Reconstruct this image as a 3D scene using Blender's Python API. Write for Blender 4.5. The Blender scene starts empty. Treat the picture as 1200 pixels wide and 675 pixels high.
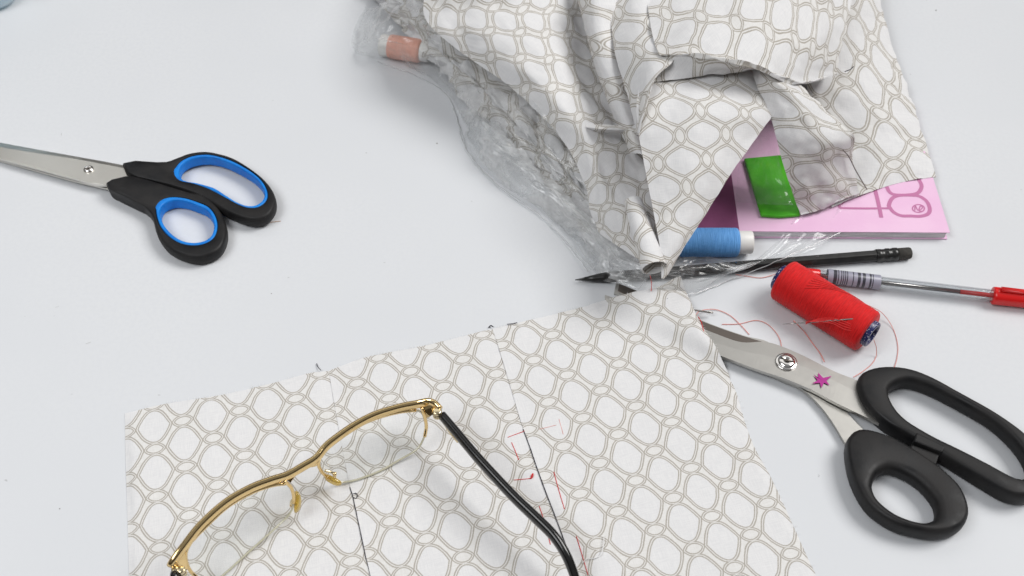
import bpy, bmesh, math, random
import numpy as np
from mathutils import Vector, Matrix, noise

random.seed(4)
SC = bpy.context.scene
COL = SC.collection
S = 0.001                      # everything below is written in millimetres
R = math.radians

# ------------------------------------------------------------------ camera
F, PIT, ROLL, HC = 1325.5, R(49.43), R(.45), 470.0
_c, _s = math.cos(PIT), math.sin(PIT)
FW = np.array([0, _c, -_s]); RT = np.array([1., 0, 0]); UP = np.array([0, _s, _c])
R2 = RT*math.cos(ROLL) + UP*math.sin(ROLL); U2 = -RT*math.sin(ROLL) + UP*math.cos(ROLL)


def P(x, y, z=0.0):
    """photo position -> the point of the place that lies z mm above the table"""
    d = FW*F + R2*(x-600) - U2*(y-337.5)
    t = (z-HC)/d[2]
    return np.array([0, 0, HC]) + d*t


def proj(v):
    v = np.array(v)-np.array([0, 0, HC]); d = v@FW
    return np.array([600+F*(v@R2)/d, 337.5-F*(v@U2)/d])


def PL(pts, z=0.0):
    return [P(p[0], p[1], p[2] if len(p) > 2 else z) for p in pts]


cam_d = bpy.data.cameras.new('camera'); cam = bpy.data.objects.new('camera', cam_d); COL.objects.link(cam)
cam_d.sensor_width = 36; cam_d.lens = 36*F/1200; cam_d.clip_start = .01; cam_d.clip_end = 50
m = Matrix(((R2[0], U2[0], -FW[0], 0), (R2[1], U2[1], -FW[1], 0), (R2[2], U2[2], -FW[2], HC*S), (0, 0, 0, 1)))
cam.matrix_world = m
cam_d.dof.use_dof = True; cam_d.dof.focus_distance = .585; cam_d.dof.aperture_fstop = 14
SC.camera = cam

# ------------------------------------------------------------------ node helpers


class N:
    """small expression writer for shader maths"""
    def __init__(self, nt, sock): self.nt, self.s = nt, sock

    def _op(self, op, *a):
        n = self.nt.nodes.new('ShaderNodeMath'); n.operation = op
        for i, v in enumerate((self,)+a):
            if isinstance(v, N): self.nt.links.new(v.s, n.inputs[i])
            else: n.inputs[i].default_value = v
        return N(self.nt, n.outputs[0])

    def __add__(self, o): return self._op('ADD', o)
    def __sub__(self, o): return self._op('SUBTRACT', o)
    def __mul__(self, o): return self._op('MULTIPLY', o)
    def __rsub__(self, o): return (self*-1)+o
    def sqrt(self): return self._op('SQRT')
    def abs(self): return self._op('ABSOLUTE')
    def min(self, o): return self._op('MINIMUM', o)
    def smax(self, o, d): return self._op('SMOOTH_MAX', o, d)
    def pp(self, d): return self._op('PINGPONG', d)
    def gt(self, o): return self._op('GREATER_THAN', o)
    def floor(self): return self._op('FLOOR')

    def ramp(self, a, b, c=0., d=1.):
        n = self.nt.nodes.new('ShaderNodeMapRange'); n.interpolation_type = 'SMOOTHSTEP'
        self.nt.links.new(self.s, n.inputs[0])
        for i, v in enumerate((a, b, c, d)): n.inputs[i+1].default_value = v
        return N(self.nt, n.outputs[0])


def mat(name, base=(.5, .5, .5), rough=.5, metal=0., spec=.5, **kw):
    mt = bpy.data.materials.new(name); mt.use_nodes = True
    b = mt.node_tree.nodes['Principled BSDF']
    b.inputs['Base Color'].default_value = (*base, 1); b.inputs['Roughness'].default_value = rough
    b.inputs['Metallic'].default_value = metal; b.inputs['Specular IOR Level'].default_value = spec
    for k, v in kw.items(): b.inputs[k.replace('_', ' ')].default_value = v
    return mt


def tex_noise(nt, scale, detail=4, rough=.55, coord='Object', sc3=(1, 1, 1)):
    tc = nt.nodes.new('ShaderNodeTexCoord'); mp = nt.nodes.new('ShaderNodeMapping'); mp.inputs['Scale'].default_value = sc3
    n = nt.nodes.new('ShaderNodeTexNoise'); n.inputs['Scale'].default_value = scale
    n.inputs['Detail'].default_value = detail; n.inputs['Roughness'].default_value = rough
    nt.links.new(tc.outputs[coord], mp.inputs[0]); nt.links.new(mp.outputs[0], n.inputs['Vector'])
    return N(nt, n.outputs['Fac'])


def bump(mt, h, strength=.3, dist=.0003):
    nt = mt.node_tree; b = nt.nodes['Principled BSDF']
    n = nt.nodes.new('ShaderNodeBump'); n.inputs['Strength'].default_value = strength; n.inputs['Distance'].default_value = dist
    nt.links.new(h.s, n.inputs['Height']); nt.links.new(n.outputs[0], b.inputs['Normal'])


def mixcol(nt, fac, a, b):
    n = nt.nodes.new('ShaderNodeMix'); n.data_type = 'RGBA'
    if isinstance(fac, N): nt.links.new(fac.s, n.inputs[0])
    else: n.inputs[0].default_value = fac
    for i, v in ((6, a), (7, b)):
        if isinstance(v, tuple): n.inputs[i].default_value = (*v, 1)
        else: nt.links.new(v, n.inputs[i])
    return n.outputs[2]


def noisy(mt, c1, c2, scale, lo=.35, hi=.65, b=None, bs=.3, sc3=(1, 1, 1), detail=5):
    nt = mt.node_tree; n = tex_noise(nt, scale, detail, sc3=sc3)
    nt.links.new(mixcol(nt, n.ramp(lo, hi), c1, c2), nt.nodes['Principled BSDF'].inputs['Base Color'])
    if b: bump(mt, tex_noise(nt, b, 3, sc3=sc3), bs)
    return mt


# ------------------------------------------------------------------ materials
M = {}
WP, HP = 27.91, 27.10          # repeat of the printed pattern, mm


def fabric_mat(name):
    mt = mat(name, (.7, .7, .7), .85, 0, .15)
    nt = mt.node_tree; b = nt.nodes['Principled BSDF']
    uv = nt.nodes.new('ShaderNodeUVMap'); uv.uv_map = 'pattern'
    # slight wobble of the print
    nz = nt.nodes.new('ShaderNodeTexNoise'); nz.inputs['Scale'].default_value = .12; nz.inputs['Detail'].default_value = 2
    nt.links.new(uv.outputs[0], nz.inputs['Vector'])
    sp = nt.nodes.new('ShaderNodeSeparateXYZ'); nt.links.new(uv.outputs[0], sp.inputs[0])
    sn = nt.nodes.new('ShaderNodeSeparateXYZ'); nt.links.new(nz.outputs['Color'], sn.inputs[0])
    u = N(nt, sp.outputs[0]) + (N(nt, sn.outputs[0])-.5)*1.0
    v = N(nt, sp.outputs[1]) + (N(nt, sn.outputs[1])-.5)*1.0
    ax, ay = u.pp(WP/2), v.pp(HP/2)
    bx, by = WP/2-ax, HP/2-ay

    def cell(x, y):
        q = x*(1/7.65); e = q._op('POWER', 1.1); gx = e*.275
        return (y*(1/9.55)+q*e-1.)._op('DIVIDE', (gx*gx+.0110).sqrt())

    def oval(x, y):
        k = y+2.11
        return (x*x+k*k).sqrt()-4.61
    dc = cell(bx, ay).min(cell(ax, by)); do = oval(ax, ay).min(oval(bx, by))
    st = (dc-1.0).min(do-.95)
    ln = dc.abs().min(do.abs()).min(st.abs())
    fib = nt.nodes.new('ShaderNodeTexNoise'); fib.inputs['Scale'].default_value = 2.2; fib.inputs['Detail'].default_value = 2
    nt.links.new(uv.outputs[0], fib.inputs['Vector'])
    mask = (ln + (N(nt, fib.outputs['Fac'])-.5)*.22).ramp(.15, .38, 1, 0)
    # woven threads: two crossed streak noises
    def streak(sx, sy):
        mp = nt.nodes.new('ShaderNodeMapping'); mp.inputs['Scale'].default_value = (sx, sy, 1)
        t = nt.nodes.new('ShaderNodeTexNoise'); t.inputs['Scale'].default_value = 1; t.inputs['Detail'].default_value = 2
        nt.links.new(uv.outputs[0], mp.inputs[0]); nt.links.new(mp.outputs[0], t.inputs['Vector'])
        return N(nt, t.outputs['Fac'])
    wv = streak(2.6, .16) + streak(.16, 2.6)
    ground = mixcol(nt, dc.ramp(-.6, .2), (.735, .733, .742), (.735, .722, .70))
    ground = mixcol(nt, wv.ramp(.75, 1.25, 0, .55), ground, (.86, .855, .85))
    line = mixcol(nt, N(nt, fib.outputs['Fac']).ramp(.3, .7), (.32, .287, .24), (.44, .402, .35))
    col = mixcol(nt, mask*.86, ground, line)
    nt.links.new(col, b.inputs['Base Color'])
    bp = nt.nodes.new('ShaderNodeBump'); bp.inputs['Strength'].default_value = .25; bp.inputs['Distance'].default_value = .0002
    nt.links.new(wv.s, bp.inputs['Height']); nt.links.new(bp.outputs[0], b.inputs['Normal'])
    tr = nt.nodes.new('ShaderNodeBsdfTranslucent'); nt.links.new(mixcol(nt, .35, col, (.72, .62, .50)), tr.inputs[0])
    mx = nt.nodes.new('ShaderNodeMixShader'); mx.inputs[0].default_value = .13
    out = nt.nodes['Material Output']
    nt.links.new(b.outputs[0], mx.inputs[1]); nt.links.new(tr.outputs[0], mx.inputs[2]); nt.links.new(mx.outputs[0], out.inputs[0])
    return mt


M['fabric'] = fabric_mat('printed cotton')
M['table'] = mat('grey laminate', (.62, .64, .66), .42, 0, .2)
_nt = M['table'].node_tree
_a = tex_noise(_nt, 6, 3, sc3=(1, 1, 1)); _b = tex_noise(_nt, 420, 3)
_c1 = mixcol(_nt, _a.ramp(.3, .7), (.615, .63, .652), (.645, .657, .675))
_c2 = mixcol(_nt, _b.ramp(.35, .7), _c1, (.622, .635, .656))
_sp = tex_noise(_nt, 160, 1)
_c3 = mixcol(_nt, _sp.ramp(.80, .84, 0, .5), _c2, (.25, .24, .24))
_nt.links.new(_c3, _nt.nodes['Principled BSDF'].inputs['Base Color'])
bump(M['table'], tex_noise(_nt, 2200, 2), .05, .0001)


def steel(name, col, rough, streak=(300, 300, 300)):
    mt = mat(name, col, rough, 1.0)
    nt = mt.node_tree
    n = tex_noise(nt, 1, 4, sc3=streak); k = tex_noise(nt, 25, 2)
    nt.links.new((n.ramp(.3, .7, rough-.03, rough+.04)+k.ramp(.3, .8, 0, .08)).s, nt.nodes['Principled BSDF'].inputs['Roughness'])
    bump(mt, n, .015, .0001)
    return mt


M['steel'] = steel('brushed steel', (.47, .46, .435), .33)
M['bright_steel'] = steel('bright steel', (.74, .72, .67), .30)
M['dark_steel'] = steel('hollow ground steel', (.16, .14, .125), .35)
M['chrome'] = mat('polished screw', (.82, .80, .77), .14, 1.0)
M['needle'] = mat('needle steel', (.42, .40, .38), .25, 1.0)
M['gold'] = mat('rose gold metal', (.86, .64, .32), .13, 1.0)
M['gold_pale'] = mat('pale gold metal', (.80, .68, .44), .22, 1.0)
M['black'] = noisy(mat('black moulded plastic', (.018, .018, .019), .5, 0, .28), (.010, .010, .011), (.017, .016, .016), 90, b=1500, bs=.15)
M['black_gloss'] = mat('black acetate', (.008, .008, .008), .16, 0, .55)
M['blue_rubber'] = noisy(mat('blue rubber', (.0, .2, .66), .45, 0, .35), (.003, .17, .60), (.006, .22, .70), 120, b=1200, bs=.1)
M['magenta'] = mat('magenta print', (.38, .010, .23), .5)
M['navy'] = mat('navy plastic', (.014, .018, .10), .35)
_nt = M['navy'].node_tree
_uv = _nt.nodes.new('ShaderNodeUVMap'); _uv.uv_map = 'pattern'
_mp = _nt.nodes.new('ShaderNodeMapping'); _mp.inputs['Scale'].default_value = (2.0, 1.15, 1)
_wn = _nt.nodes.new('ShaderNodeTexNoise'); _wn.inputs['Scale'].default_value = .9; _wn.inputs['Detail'].default_value = 0
_nt.links.new(_uv.outputs[0], _mp.inputs[0]); _nt.links.new(_mp.outputs[0], _wn.inputs['Vector'])
_nt.links.new(mixcol(_nt, N(_nt, _wn.outputs['Fac']).ramp(.66, .69), (.014, .018, .10), (.62, .60, .68)), _nt.nodes['Principled BSDF'].inputs['Base Color'])


def thread_mat(name, c1, c2):
    mt = mat(name, c1, .62, 0, .25)
    nt = mt.node_tree; b = nt.nodes['Principled BSDF']
    uv = nt.nodes.new('ShaderNodeUVMap'); uv.uv_map = 'pattern'

    def lay(sx, sy, rot):
        mp = nt.nodes.new('ShaderNodeMapping'); mp.inputs['Scale'].default_value = (sx, sy, 1); mp.inputs['Rotation'].default_value = (0, 0, rot)
        t = nt.nodes.new('ShaderNodeTexNoise'); t.inputs['Scale'].default_value = 1; t.inputs['Detail'].default_value = 2
        nt.links.new(uv.outputs[0], mp.inputs[0]); nt.links.new(mp.outputs[0], t.inputs['Vector'])
        return N(nt, t.outputs['Fac'])
    h = lay(3.4, .12, .10) + lay(3.4, .12, -.12)
    nt.links.new(mixcol(nt, h.ramp(.75, 1.25), c2, c1), b.inputs['Base Color'])
    bump(mt, h, .7, .0004)
    b.inputs['Sheen Weight'].default_value = .08
    return mt


M['red_thread'] = thread_mat('red thread', (.76, .009, .010), (.52, .005, .006))
M['blue_thread'] = thread_mat('blue thread', (.16, .42, .84), (.09, .29, .66))
M['coral_thread'] = thread_mat('coral thread', (.88, .47, .37), (.76, .37, .28))
M['red_strand'] = mat('red strand', (.62, .02, .02), .6)
M['faint_strand'] = mat('pale red strand', (.74, .30, .26), .6)
M['black_strand'] = mat('black strand', (.02, .018, .03), .6)
M['white_strand'] = mat('white strand', (.8, .8, .8), .6)
M['white_plastic'] = noisy(mat('white plastic', (.76, .75, .72), .4), (.74, .73, .70), (.79, .78, .76), 50)
M['red_plastic'] = mat('red plastic', (.68, .012, .012), .25, 0, .5)
M['pink'] = noisy(mat('pink card', (.78, .5, .69), .42, 0, .4), (.77, .48, .68), (.80, .53, .71), 30)
M['pink_mid'] = mat('mid pink print', (.60, .20, .43), .45)
M['pink_dark'] = mat('dark pink print', (.50, .17, .34), .45)
M['plum'] = noisy(mat('plum print', (.19, .05, .13), .4), (.18, .045, .12), (.22, .06, .15), 60)
M['paper'] = mat('page edges', (.68, .66, .68), .8)
_nt = M['paper'].node_tree
_n = tex_noise(_nt, 1, 3, sc3=(60, 60, 3500))
_nt.links.new(mixcol(_nt, _n.ramp(.35, .65), (.45, .43, .46), (.80, .78, .80)), _nt.nodes['Principled BSDF'].inputs['Base Color'])
M['green'] = noisy(mat('green film', (.07, .42, .015), .34, 0, .4), (.055, .36, .012), (.09, .47, .025), 70, b=60, bs=.15)
M['graphite'] = mat('graphite', (.09, .09, .09), .35, .6)
M['pencil'] = noisy(mat('black lacquer', (.013, .013, .013), .30, 0, .5), (.012, .012, .012), (.020, .020, .019), 200)
M['foil'] = mat('silver foil print', (.55, .55, .55), .3, 1.0)
M['eraser'] = noisy(mat('black eraser', (.035, .032, .028), .8), (.03, .028, .024), (.05, .046, .04), 300, b=900)


def thin(name, tint, gloss, rough, haze=0., hazecol=(.85, .87, .9), cloud=0):
    """clear sheet or shell: see-through with a fresnel gloss and a little milky scatter"""
    mt = bpy.data.materials.new(name); mt.use_nodes = True; nt = mt.node_tree
    nt.nodes.remove(nt.nodes['Principled BSDF']); out = nt.nodes['Material Output']
    t = nt.nodes.new('ShaderNodeBsdfTransparent'); t.inputs[0].default_value = (*tint, 1)
    g = nt.nodes.new('ShaderNodeBsdfGlossy'); g.inputs['Roughness'].default_value = rough
    lw = nt.nodes.new('ShaderNodeLayerWeight'); lw.inputs[0].default_value = .35
    f = N(nt, lw.outputs['Facing']).ramp(.0, 1., gloss, min(1, gloss*5))
    d1 = nt.nodes.new('ShaderNodeBsdfDiffuse'); d1.inputs[0].default_value = (*hazecol, 1)
    d2 = nt.nodes.new('ShaderNodeBsdfTranslucent'); d2.inputs[0].default_value = (*hazecol, 1)
    ad = nt.nodes.new('ShaderNodeMixShader'); ad.inputs[0].default_value = .5
    nt.links.new(d1.outputs[0], ad.inputs[1]); nt.links.new(d2.outputs[0], ad.inputs[2])
    m1 = nt.nodes.new('ShaderNodeMixShader')
    hz = N(nt, lw.outputs['Facing']).ramp(.1, .95, haze, min(1, haze*4))
    if cloud: hz = hz*tex_noise(nt, cloud, 4, .65).ramp(.38, .68, .25, 1.7)
    nt.links.new(hz.s, m1.inputs[0])
    nt.links.new(t.outputs[0], m1.inputs[1]); nt.links.new(ad.outputs[0], m1.inputs[2])
    m2 = nt.nodes.new('ShaderNodeMixShader'); nt.links.new(f.s, m2.inputs[0])
    nt.links.new(m1.outputs[0], m2.inputs[1]); nt.links.new(g.outputs[0], m2.inputs[2])
    nt.links.new(m2.outputs[0], out.inputs[0])
    return mt


M['film'] = thin('crumpled clear film', (.985, .99, .99), .04, .2, .11, (.97, .975, .98), 45)
M['film_milky'] = thin('bunched clear film', (.98, .985, .99), .07, .24, .46, (.985, .99, .99), 30)
M['film_edge'] = thin('folded film edge', (.97, .98, .98), .15, .1, .45, (.97, .975, .985))
M['lens'] = thin('spectacle lens', (.994, .998, .996), .018, .03)
M['clear'] = thin('clear barrel plastic', (.93, .94, .95), .09, .05, .02)
M['bottle'] = thin('pale blue clear plastic', (.80, .90, .94), .16, .06, .5, (.72, .90, 1.0))
M['pad'] = thin('yellowed silicone', (.90, .74, .30), .10, .12, .30, (.85, .68, .22))
M['nylon'] = thin('clear nylon line', (.90, .88, .74), .16, .1, .9, (.90, .87, .70))
M['label'] = mat('grey sleeve print', (.5, .5, .56), .35)
_nt = M['label'].node_tree
_uv = _nt.nodes.new('ShaderNodeUVMap'); _uv.uv_map = 'pattern'
_sx = _nt.nodes.new('ShaderNodeSeparateXYZ'); _nt.links.new(_uv.outputs[0], _sx.inputs[0])
_q = (N(_nt, _sx.outputs[0])*1.9).floor()
_wn = _nt.nodes.new('ShaderNodeTexWhiteNoise'); _wn.noise_dimensions = '1D'; _nt.links.new(_q.s, _wn.inputs['W'])
_in = N(_nt, _sx.outputs[0]).ramp(2.8, 2.9)*N(_nt, _sx.outputs[0]).ramp(25.2, 25.3, 1, 0)
_nt.links.new(mixcol(_nt, N(_nt, _wn.outputs[0]).gt(.52)*_in, (.30, .30, .37), (.045, .045, .06)), _nt.nodes['Principled BSDF'].inputs['Base Color'])

for k_, a_, b_, sc_ in (('black', .40, .60, 45), ('table', .34, .50, 9), ('blue_rubber', .36, .52, 60)):
    _nt = M[k_].node_tree
    _r = tex_noise(_nt, sc_, 5, .65)
    _nt.links.new(_r.ramp(.35, .65, a_, b_).s, _nt.nodes['Principled BSDF'].inputs['Roughness'])

# ------------------------------------------------------------------ object helpers
LOC = {}


def thing(name, loc, label, cat, group=None):
    o = bpy.data.objects.new(name, None); COL.objects.link(o)
    o.empty_display_size = .01
    loc = np.array(loc, float); o.location = loc*S; LOC[o.name] = loc
    return tag(o, label, cat, group)


def tag(o, label, cat, group=None):
    o['label'] = label; o['category'] = cat
    if group: o['group'] = group
    return o


def obj(name, verts, faces, m_, parent=None, uv=None, smooth=True, origin=None):
    verts = np.array(verts, float)
    if parent is not None: org = LOC[parent.name]
    else: org = np.array(origin if origin is not None else verts.mean(0)); 
    me = bpy.data.meshes.new(name)
    me.from_pydata([tuple(v) for v in (verts-org)*S], [], faces)
    if uv is not None:
        l = me.uv_layers.new(name='pattern')
        idx = np.empty(len(me.loops), int); me.loops.foreach_get('vertex_index', idx)
        l.data.foreach_set('uv', np.array(uv, float)[idx].ravel())
    mats = m_ if isinstance(m_, list) else [m_]
    for q in mats: me.materials.append(q)
    bm = bmesh.new(); bm.from_mesh(me); bmesh.ops.recalc_face_normals(bm, faces=bm.faces); bm.to_mesh(me); bm.free()
    for p in me.polygons: p.use_smooth = smooth
    o = bpy.data.objects.new(name, me); COL.objects.link(o)
    if parent is not None:
        o.parent = parent; LOC[o.name] = org
    else:
        o.location = org*S; LOC[o.name] = org
    return o


class MB:
    def __init__(self): self.v, self.f, self.uv = [], [], []

    def add(self, v, f, uv=None):
        b = len(self.v); v = [tuple(q) for q in v]
        self.v += v; self.f += [tuple(i+b for i in q) for q in f]
        self.uv += [tuple(q) for q in uv] if uv is not None else [(q[0], q[1]) for q in v]
        return self

    def build(self, name, m_, parent=None, **k): return obj(name, self.v, self.f, m_, parent, uv=self.uv, **k)


def bevel(o, w, seg=2, ang=35):
    b = o.modifiers.new('bevel', 'BEVEL'); b.width = w*S; b.segments = seg; b.limit_method = 'ANGLE'; b.angle_limit = R(ang)
    return o


def solid(o, t, off=0):
    b = o.modifiers.new('thickness', 'SOLIDIFY'); b.thickness = t*S; b.offset = off
    e_ = o.modifiers.new('crisp', 'EDGE_SPLIT'); e_.split_angle = R(55)
    return o


def cr(pts, n, closed=False):
    """even resample of a Catmull-Rom curve"""
    p = np.array(pts, float); k = len(p)
    out = []
    rng = range(k) if closed else range(k-1)
    for i in rng:
        if closed: a, b, c, d = p[i-1], p[i], p[(i+1) % k], p[(i+2) % k]
        else: a, b, c, d = p[max(i-1, 0)], p[i], p[i+1], p[min(i+2, k-1)]
        if not closed and i == 0: a = 2*b-c
        if not closed and i == k-2: d = 2*c-b
        for t in np.linspace(0, 1, 16, endpoint=False):
            out.append(.5*((2*b)+(-a+c)*t+(2*a-5*b+4*c-d)*t*t+(-a+3*b-3*c+d)*t**3))
    out.append(p[0] if closed else p[-1])
    out = np.array(out)
    L = np.r_[0, np.cumsum(np.linalg.norm(np.diff(out, axis=0), axis=1))]
    tt = np.linspace(0, L[-1], n+1)[:-1] if closed else np.linspace(0, L[-1], n)
    return np.array([[np.interp(t, L, out[:, j]) for j in range(out.shape[1])] for t in tt])


def tube(path, r, n=10, cap=True, flat=None, e=.8):
    """round (or flattened: flat=(side, up)) bar along a path"""
    path = np.array(path, float); k = len(path)
    r = np.full(k, r) if np.isscalar(r) else np.array(r)
    t = np.gradient(path, axis=0); t /= np.linalg.norm(t, axis=1)[:, None]+1e-9
    V, Fc, UV = [], [], []
    up = np.array([0, 0, 1.]) if abs(t[0][2]) < .9 else np.array([1., 0, 0])
    L = 0
    for i in range(k):
        if i: L += np.linalg.norm(path[i]-path[i-1])
        a = np.cross(t[i], up); a /= np.linalg.norm(a)+1e-9
        b = np.cross(a, t[i]); b /= np.linalg.norm(b)+1e-9
        if flat is None: up = b
        for j in range(n):
            q = 2*math.pi*j/n
            ca, sa = math.cos(q), math.sin(q)
            if flat is not None:
                V.append(path[i]+a*flat[0]*r[i]*math.copysign(abs(ca)**e, ca)+b*flat[1]*r[i]*math.copysign(abs(sa)**e, sa))
            else: V.append(path[i]+(a*ca+b*sa)*r[i])
            UV.append((L, q*r[i]))
    for i in range(k-1):
        for j in range(n):
            Fc.append((i*n+j, i*n+(j+1) % n, (i+1)*n+(j+1) % n, (i+1)*n+j))
    if cap:
        Fc.append(tuple(range(n))); Fc.append(tuple(range((k-1)*n, k*n)))
    return V, Fc, UV


def lathe(p0, p1, prof, n=32, cap=True):
    """profile [(mm along, radius)] turned about the line p0 -> p1"""
    p0, p1 = np.array(p0, float), np.array(p1, float)
    t = (p1-p0)/np.linalg.norm(p1-p0); a = np.cross(t, (0, 0, 1.) if abs(t[2]) < .95 else (0, 1., 0)); a /= np.linalg.norm(a); b = np.cross(a, t)
    V, Fc, UV = [], [], []
    for (x, r) in prof:
        for j in range(n):
            q = 2*math.pi*j/n
            V.append(p0+t*x+(a*math.cos(q)+b*math.sin(q))*r); UV.append((x, q*max(r, .1)))
    for i in range(len(prof)-1):
        for j in range(n):
            Fc.append((i*n+j, i*n+(j+1) % n, (i+1)*n+(j+1) % n, (i+1)*n+j))
    if cap:
        Fc.append(tuple(range(n))); Fc.append(tuple(range((len(prof)-1)*n, len(prof)*n)))
    return V, Fc, UV


def grid_faces(a, b): return [(i*b+j, i*b+j+1, (i+1)*b+j+1, (i+1)*b+j) for i in range(a-1) for j in range(b-1)]


def fbm(p, sc, oct=3, seed=0., ridge=False):
    s, amp, tot = 0, 1, 0
    q = Vector(p)*(1/sc)+Vector((seed*7.3, seed*3.1, seed))
    for _ in range(oct):
        v = noise.noise(q)
        s += amp*((1-2*abs(v)) if ridge else v); tot += amp
        amp *= .5; q = q*2.03
    return s/tot


def surf(ctrl, nu=8, nv=8):
    """Catmull-Rom sheet through rows of control points; returns array [rows, cols, 3]"""
    c = np.array([[P(*q) for q in row] for row in ctrl])

    def interp(c, n):
        k = len(c); out = []
        for i in range(k-1):
            a = c[i-1] if i else 2*c[0]-c[1]
            d = c[i+2] if i+2 < k else 2*c[-1]-c[-2]
            b_, c_ = c[i], c[i+1]
            for t in np.linspace(0, 1, n, endpoint=False):
                out.append(.5*((2*b_)+(-a+c_)*t+(2*a-5*b_+4*c_-d)*t*t+(-a+3*b_-3*c_+d)*t**3))
        out.append(c[-1]); return np.array(out)
    c = interp(c, nv)
    c = np.swapaxes(interp(np.swapaxes(c, 0, 1), nu), 0, 1)
    return c


def normals(g):
    n = np.cross(np.gradient(g, axis=1), np.gradient(g, axis=0))
    return n/(np.linalg.norm(n, axis=2)[:, :, None]+1e-9)


def sheet(name, ctrl, m_, parent=None, nu=8, nv=8, ang=0, off=(0, 0), wr=(), thick=.35, zmin=.3, aniso=None, pat=None):
    g = surf(ctrl, nu, nv)
    a, b = g.shape[:2]
    nn = normals(g)
    base = g.copy()
    for i in range(a):
        for j in range(b):
            d = 0
            q_ = base[i, j]
            if aniso: w_ = 7*fbm(q_, 30, 2, 77); q_ = (i*aniso[0]+w_, j*aniso[1]+w_, 0)
            for (amp, sc, ridge, seed) in wr: d += amp*fbm(q_, sc, 3, seed, ridge)
            g[i, j] += nn[i, j]*d
            g[i, j, 2] = max(g[i, j, 2], zmin)
    mid = b//2
    du = np.r_[[np.r_[0, np.cumsum(np.linalg.norm(np.diff(base[i], axis=0), axis=1))] for i in range(a)]]
    u = du-du[:, mid:mid+1]
    v = np.r_[0, np.cumsum(np.linalg.norm(np.diff(base[:, mid], axis=0), axis=1))][:, None]+np.zeros((1, b))
    # rows and columns are rarely square to each other: undo the shear
    tu = np.gradient(base, axis=1); tv_ = np.gradient(base, axis=0)
    cs = np.mean(np.sum(tu*tv_, 2)/(np.linalg.norm(tu, axis=2)*np.linalg.norm(tv_, axis=2)+1e-9))
    u, v = u+v*cs, v*math.sqrt(max(.05, 1-cs*cs))
    if pat:                                    # the print: where one small oval sits, the way it lies, its repeat
        (px, py), W_, H_ = pat
        pr_ = np.array([[proj(q) for q in row] for row in base])
        i0, j0 = np.unravel_index(np.argmin(np.sum((pr_-np.array([px, py]))**2, 2)), (a, b))
        i0, j0 = min(max(i0, 1), a-2), min(max(j0, 1), b-2)
        A2 = np.array([[u[i0, j0+1]-u[i0, j0-1], v[i0, j0+1]-v[i0, j0-1]], [u[i0+1, j0]-u[i0-1, j0], v[i0+1, j0]-v[i0-1, j0]]])
        B2 = np.array([pr_[i0, j0+1]-pr_[i0, j0-1], pr_[i0+1, j0]-pr_[i0-1, j0]])
        J = np.linalg.solve(A2, B2).T          # photo shift per mm of (u, v)
        Q = np.diag([WP, HP]) @ np.linalg.inv(np.array([W_, H_], float).T) @ J
        u, v = u-u[i0, j0], v-v[i0, j0]
        uv = np.stack([u*Q[0, 0]+v*Q[0, 1], u*Q[1, 0]+v*Q[1, 1]], 2).reshape(-1, 2)
    else:
        ca, sa = math.cos(R(ang)), math.sin(R(ang))
        uv = np.stack([u*ca-v*sa+off[0], u*sa+v*ca+off[1]], 2).reshape(-1, 2)*.85
    o = obj(name, g.reshape(-1, 3), grid_faces(a, b), m_, parent, uv=uv)
    if thick: solid(o, thick, -1)
    return o


def ring(inner, outer, z0, z1, r_in, r_out, rv=None, zf=None):
    """loop between two closed outlines with rounded edges; equal point counts; zf lifts by position"""
    k = len(inner); V, Fc = [], []
    h = z1-z0; rv = rv or h*.45
    for i in range(k):
        a, b = np.array(inner[i][:2]), np.array(outer[i][:2]); w = np.linalg.norm(b-a); d = (b-a)/w
        ri, ro = min(r_in, w*.48), min(r_out, w*.48)
        prof = []
        for q in np.linspace(0, math.pi/2, 5): prof.append((ri-ri*math.cos(q), h-rv+rv*math.sin(q)))
        for q in np.linspace(math.pi/2, 0, 5): prof.append((w-ro+ro*math.cos(q), h-rv+rv*math.sin(q)))
        for q in np.linspace(0, math.pi/2, 4): prof.append((w-ro+ro*math.cos(q), rv-rv*math.sin(q)))
        for q in np.linspace(math.pi/2, 0, 4): prof.append((ri-ri*math.cos(q), rv-rv*math.sin(q)))
        zz = zf(a+d*w*.5) if zf else 0
        for (u, z) in prof:
            p = a+d*u; V.append((p[0], p[1], z0+z+zz))
    n = len(prof)
    for i in range(k):
        for j in range(n):
            i2, j2 = (i+1) % k, (j+1) % n
            Fc.append((i*n+j, i*n+j2, i2*n+j2, i2*n+j))
    return V, Fc


def by_angle(curve, c, n):
    """resample a closed outline at even angles about c"""
    p = cr(curve, 400, True)[:, :2]-np.array(c[:2])
    out = []
    for q in np.linspace(-math.pi, math.pi, n, endpoint=False):
        d = np.array([math.cos(q), math.sin(q)]); e = np.array([-d[1], d[0]])
        best = None
        for i in range(len(p)):
            a, b = p[i], p[(i+1) % len(p)]
            sa, sb = a@e, b@e
            if (sa <= 0) != (sb <= 0):
                t = sa/(sa-sb); r = (a+(b-a)*t)@d
                if r > 0 and (best is None or r > best): best = r
        out.append(d*best+np.array(c[:2]))
    return np.array(out)


def inset(inner, outer, mm):
    d = outer-inner; w = np.linalg.norm(d, axis=1)[:, None]
    return inner+d/w*np.minimum(mm, w*.4)


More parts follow.
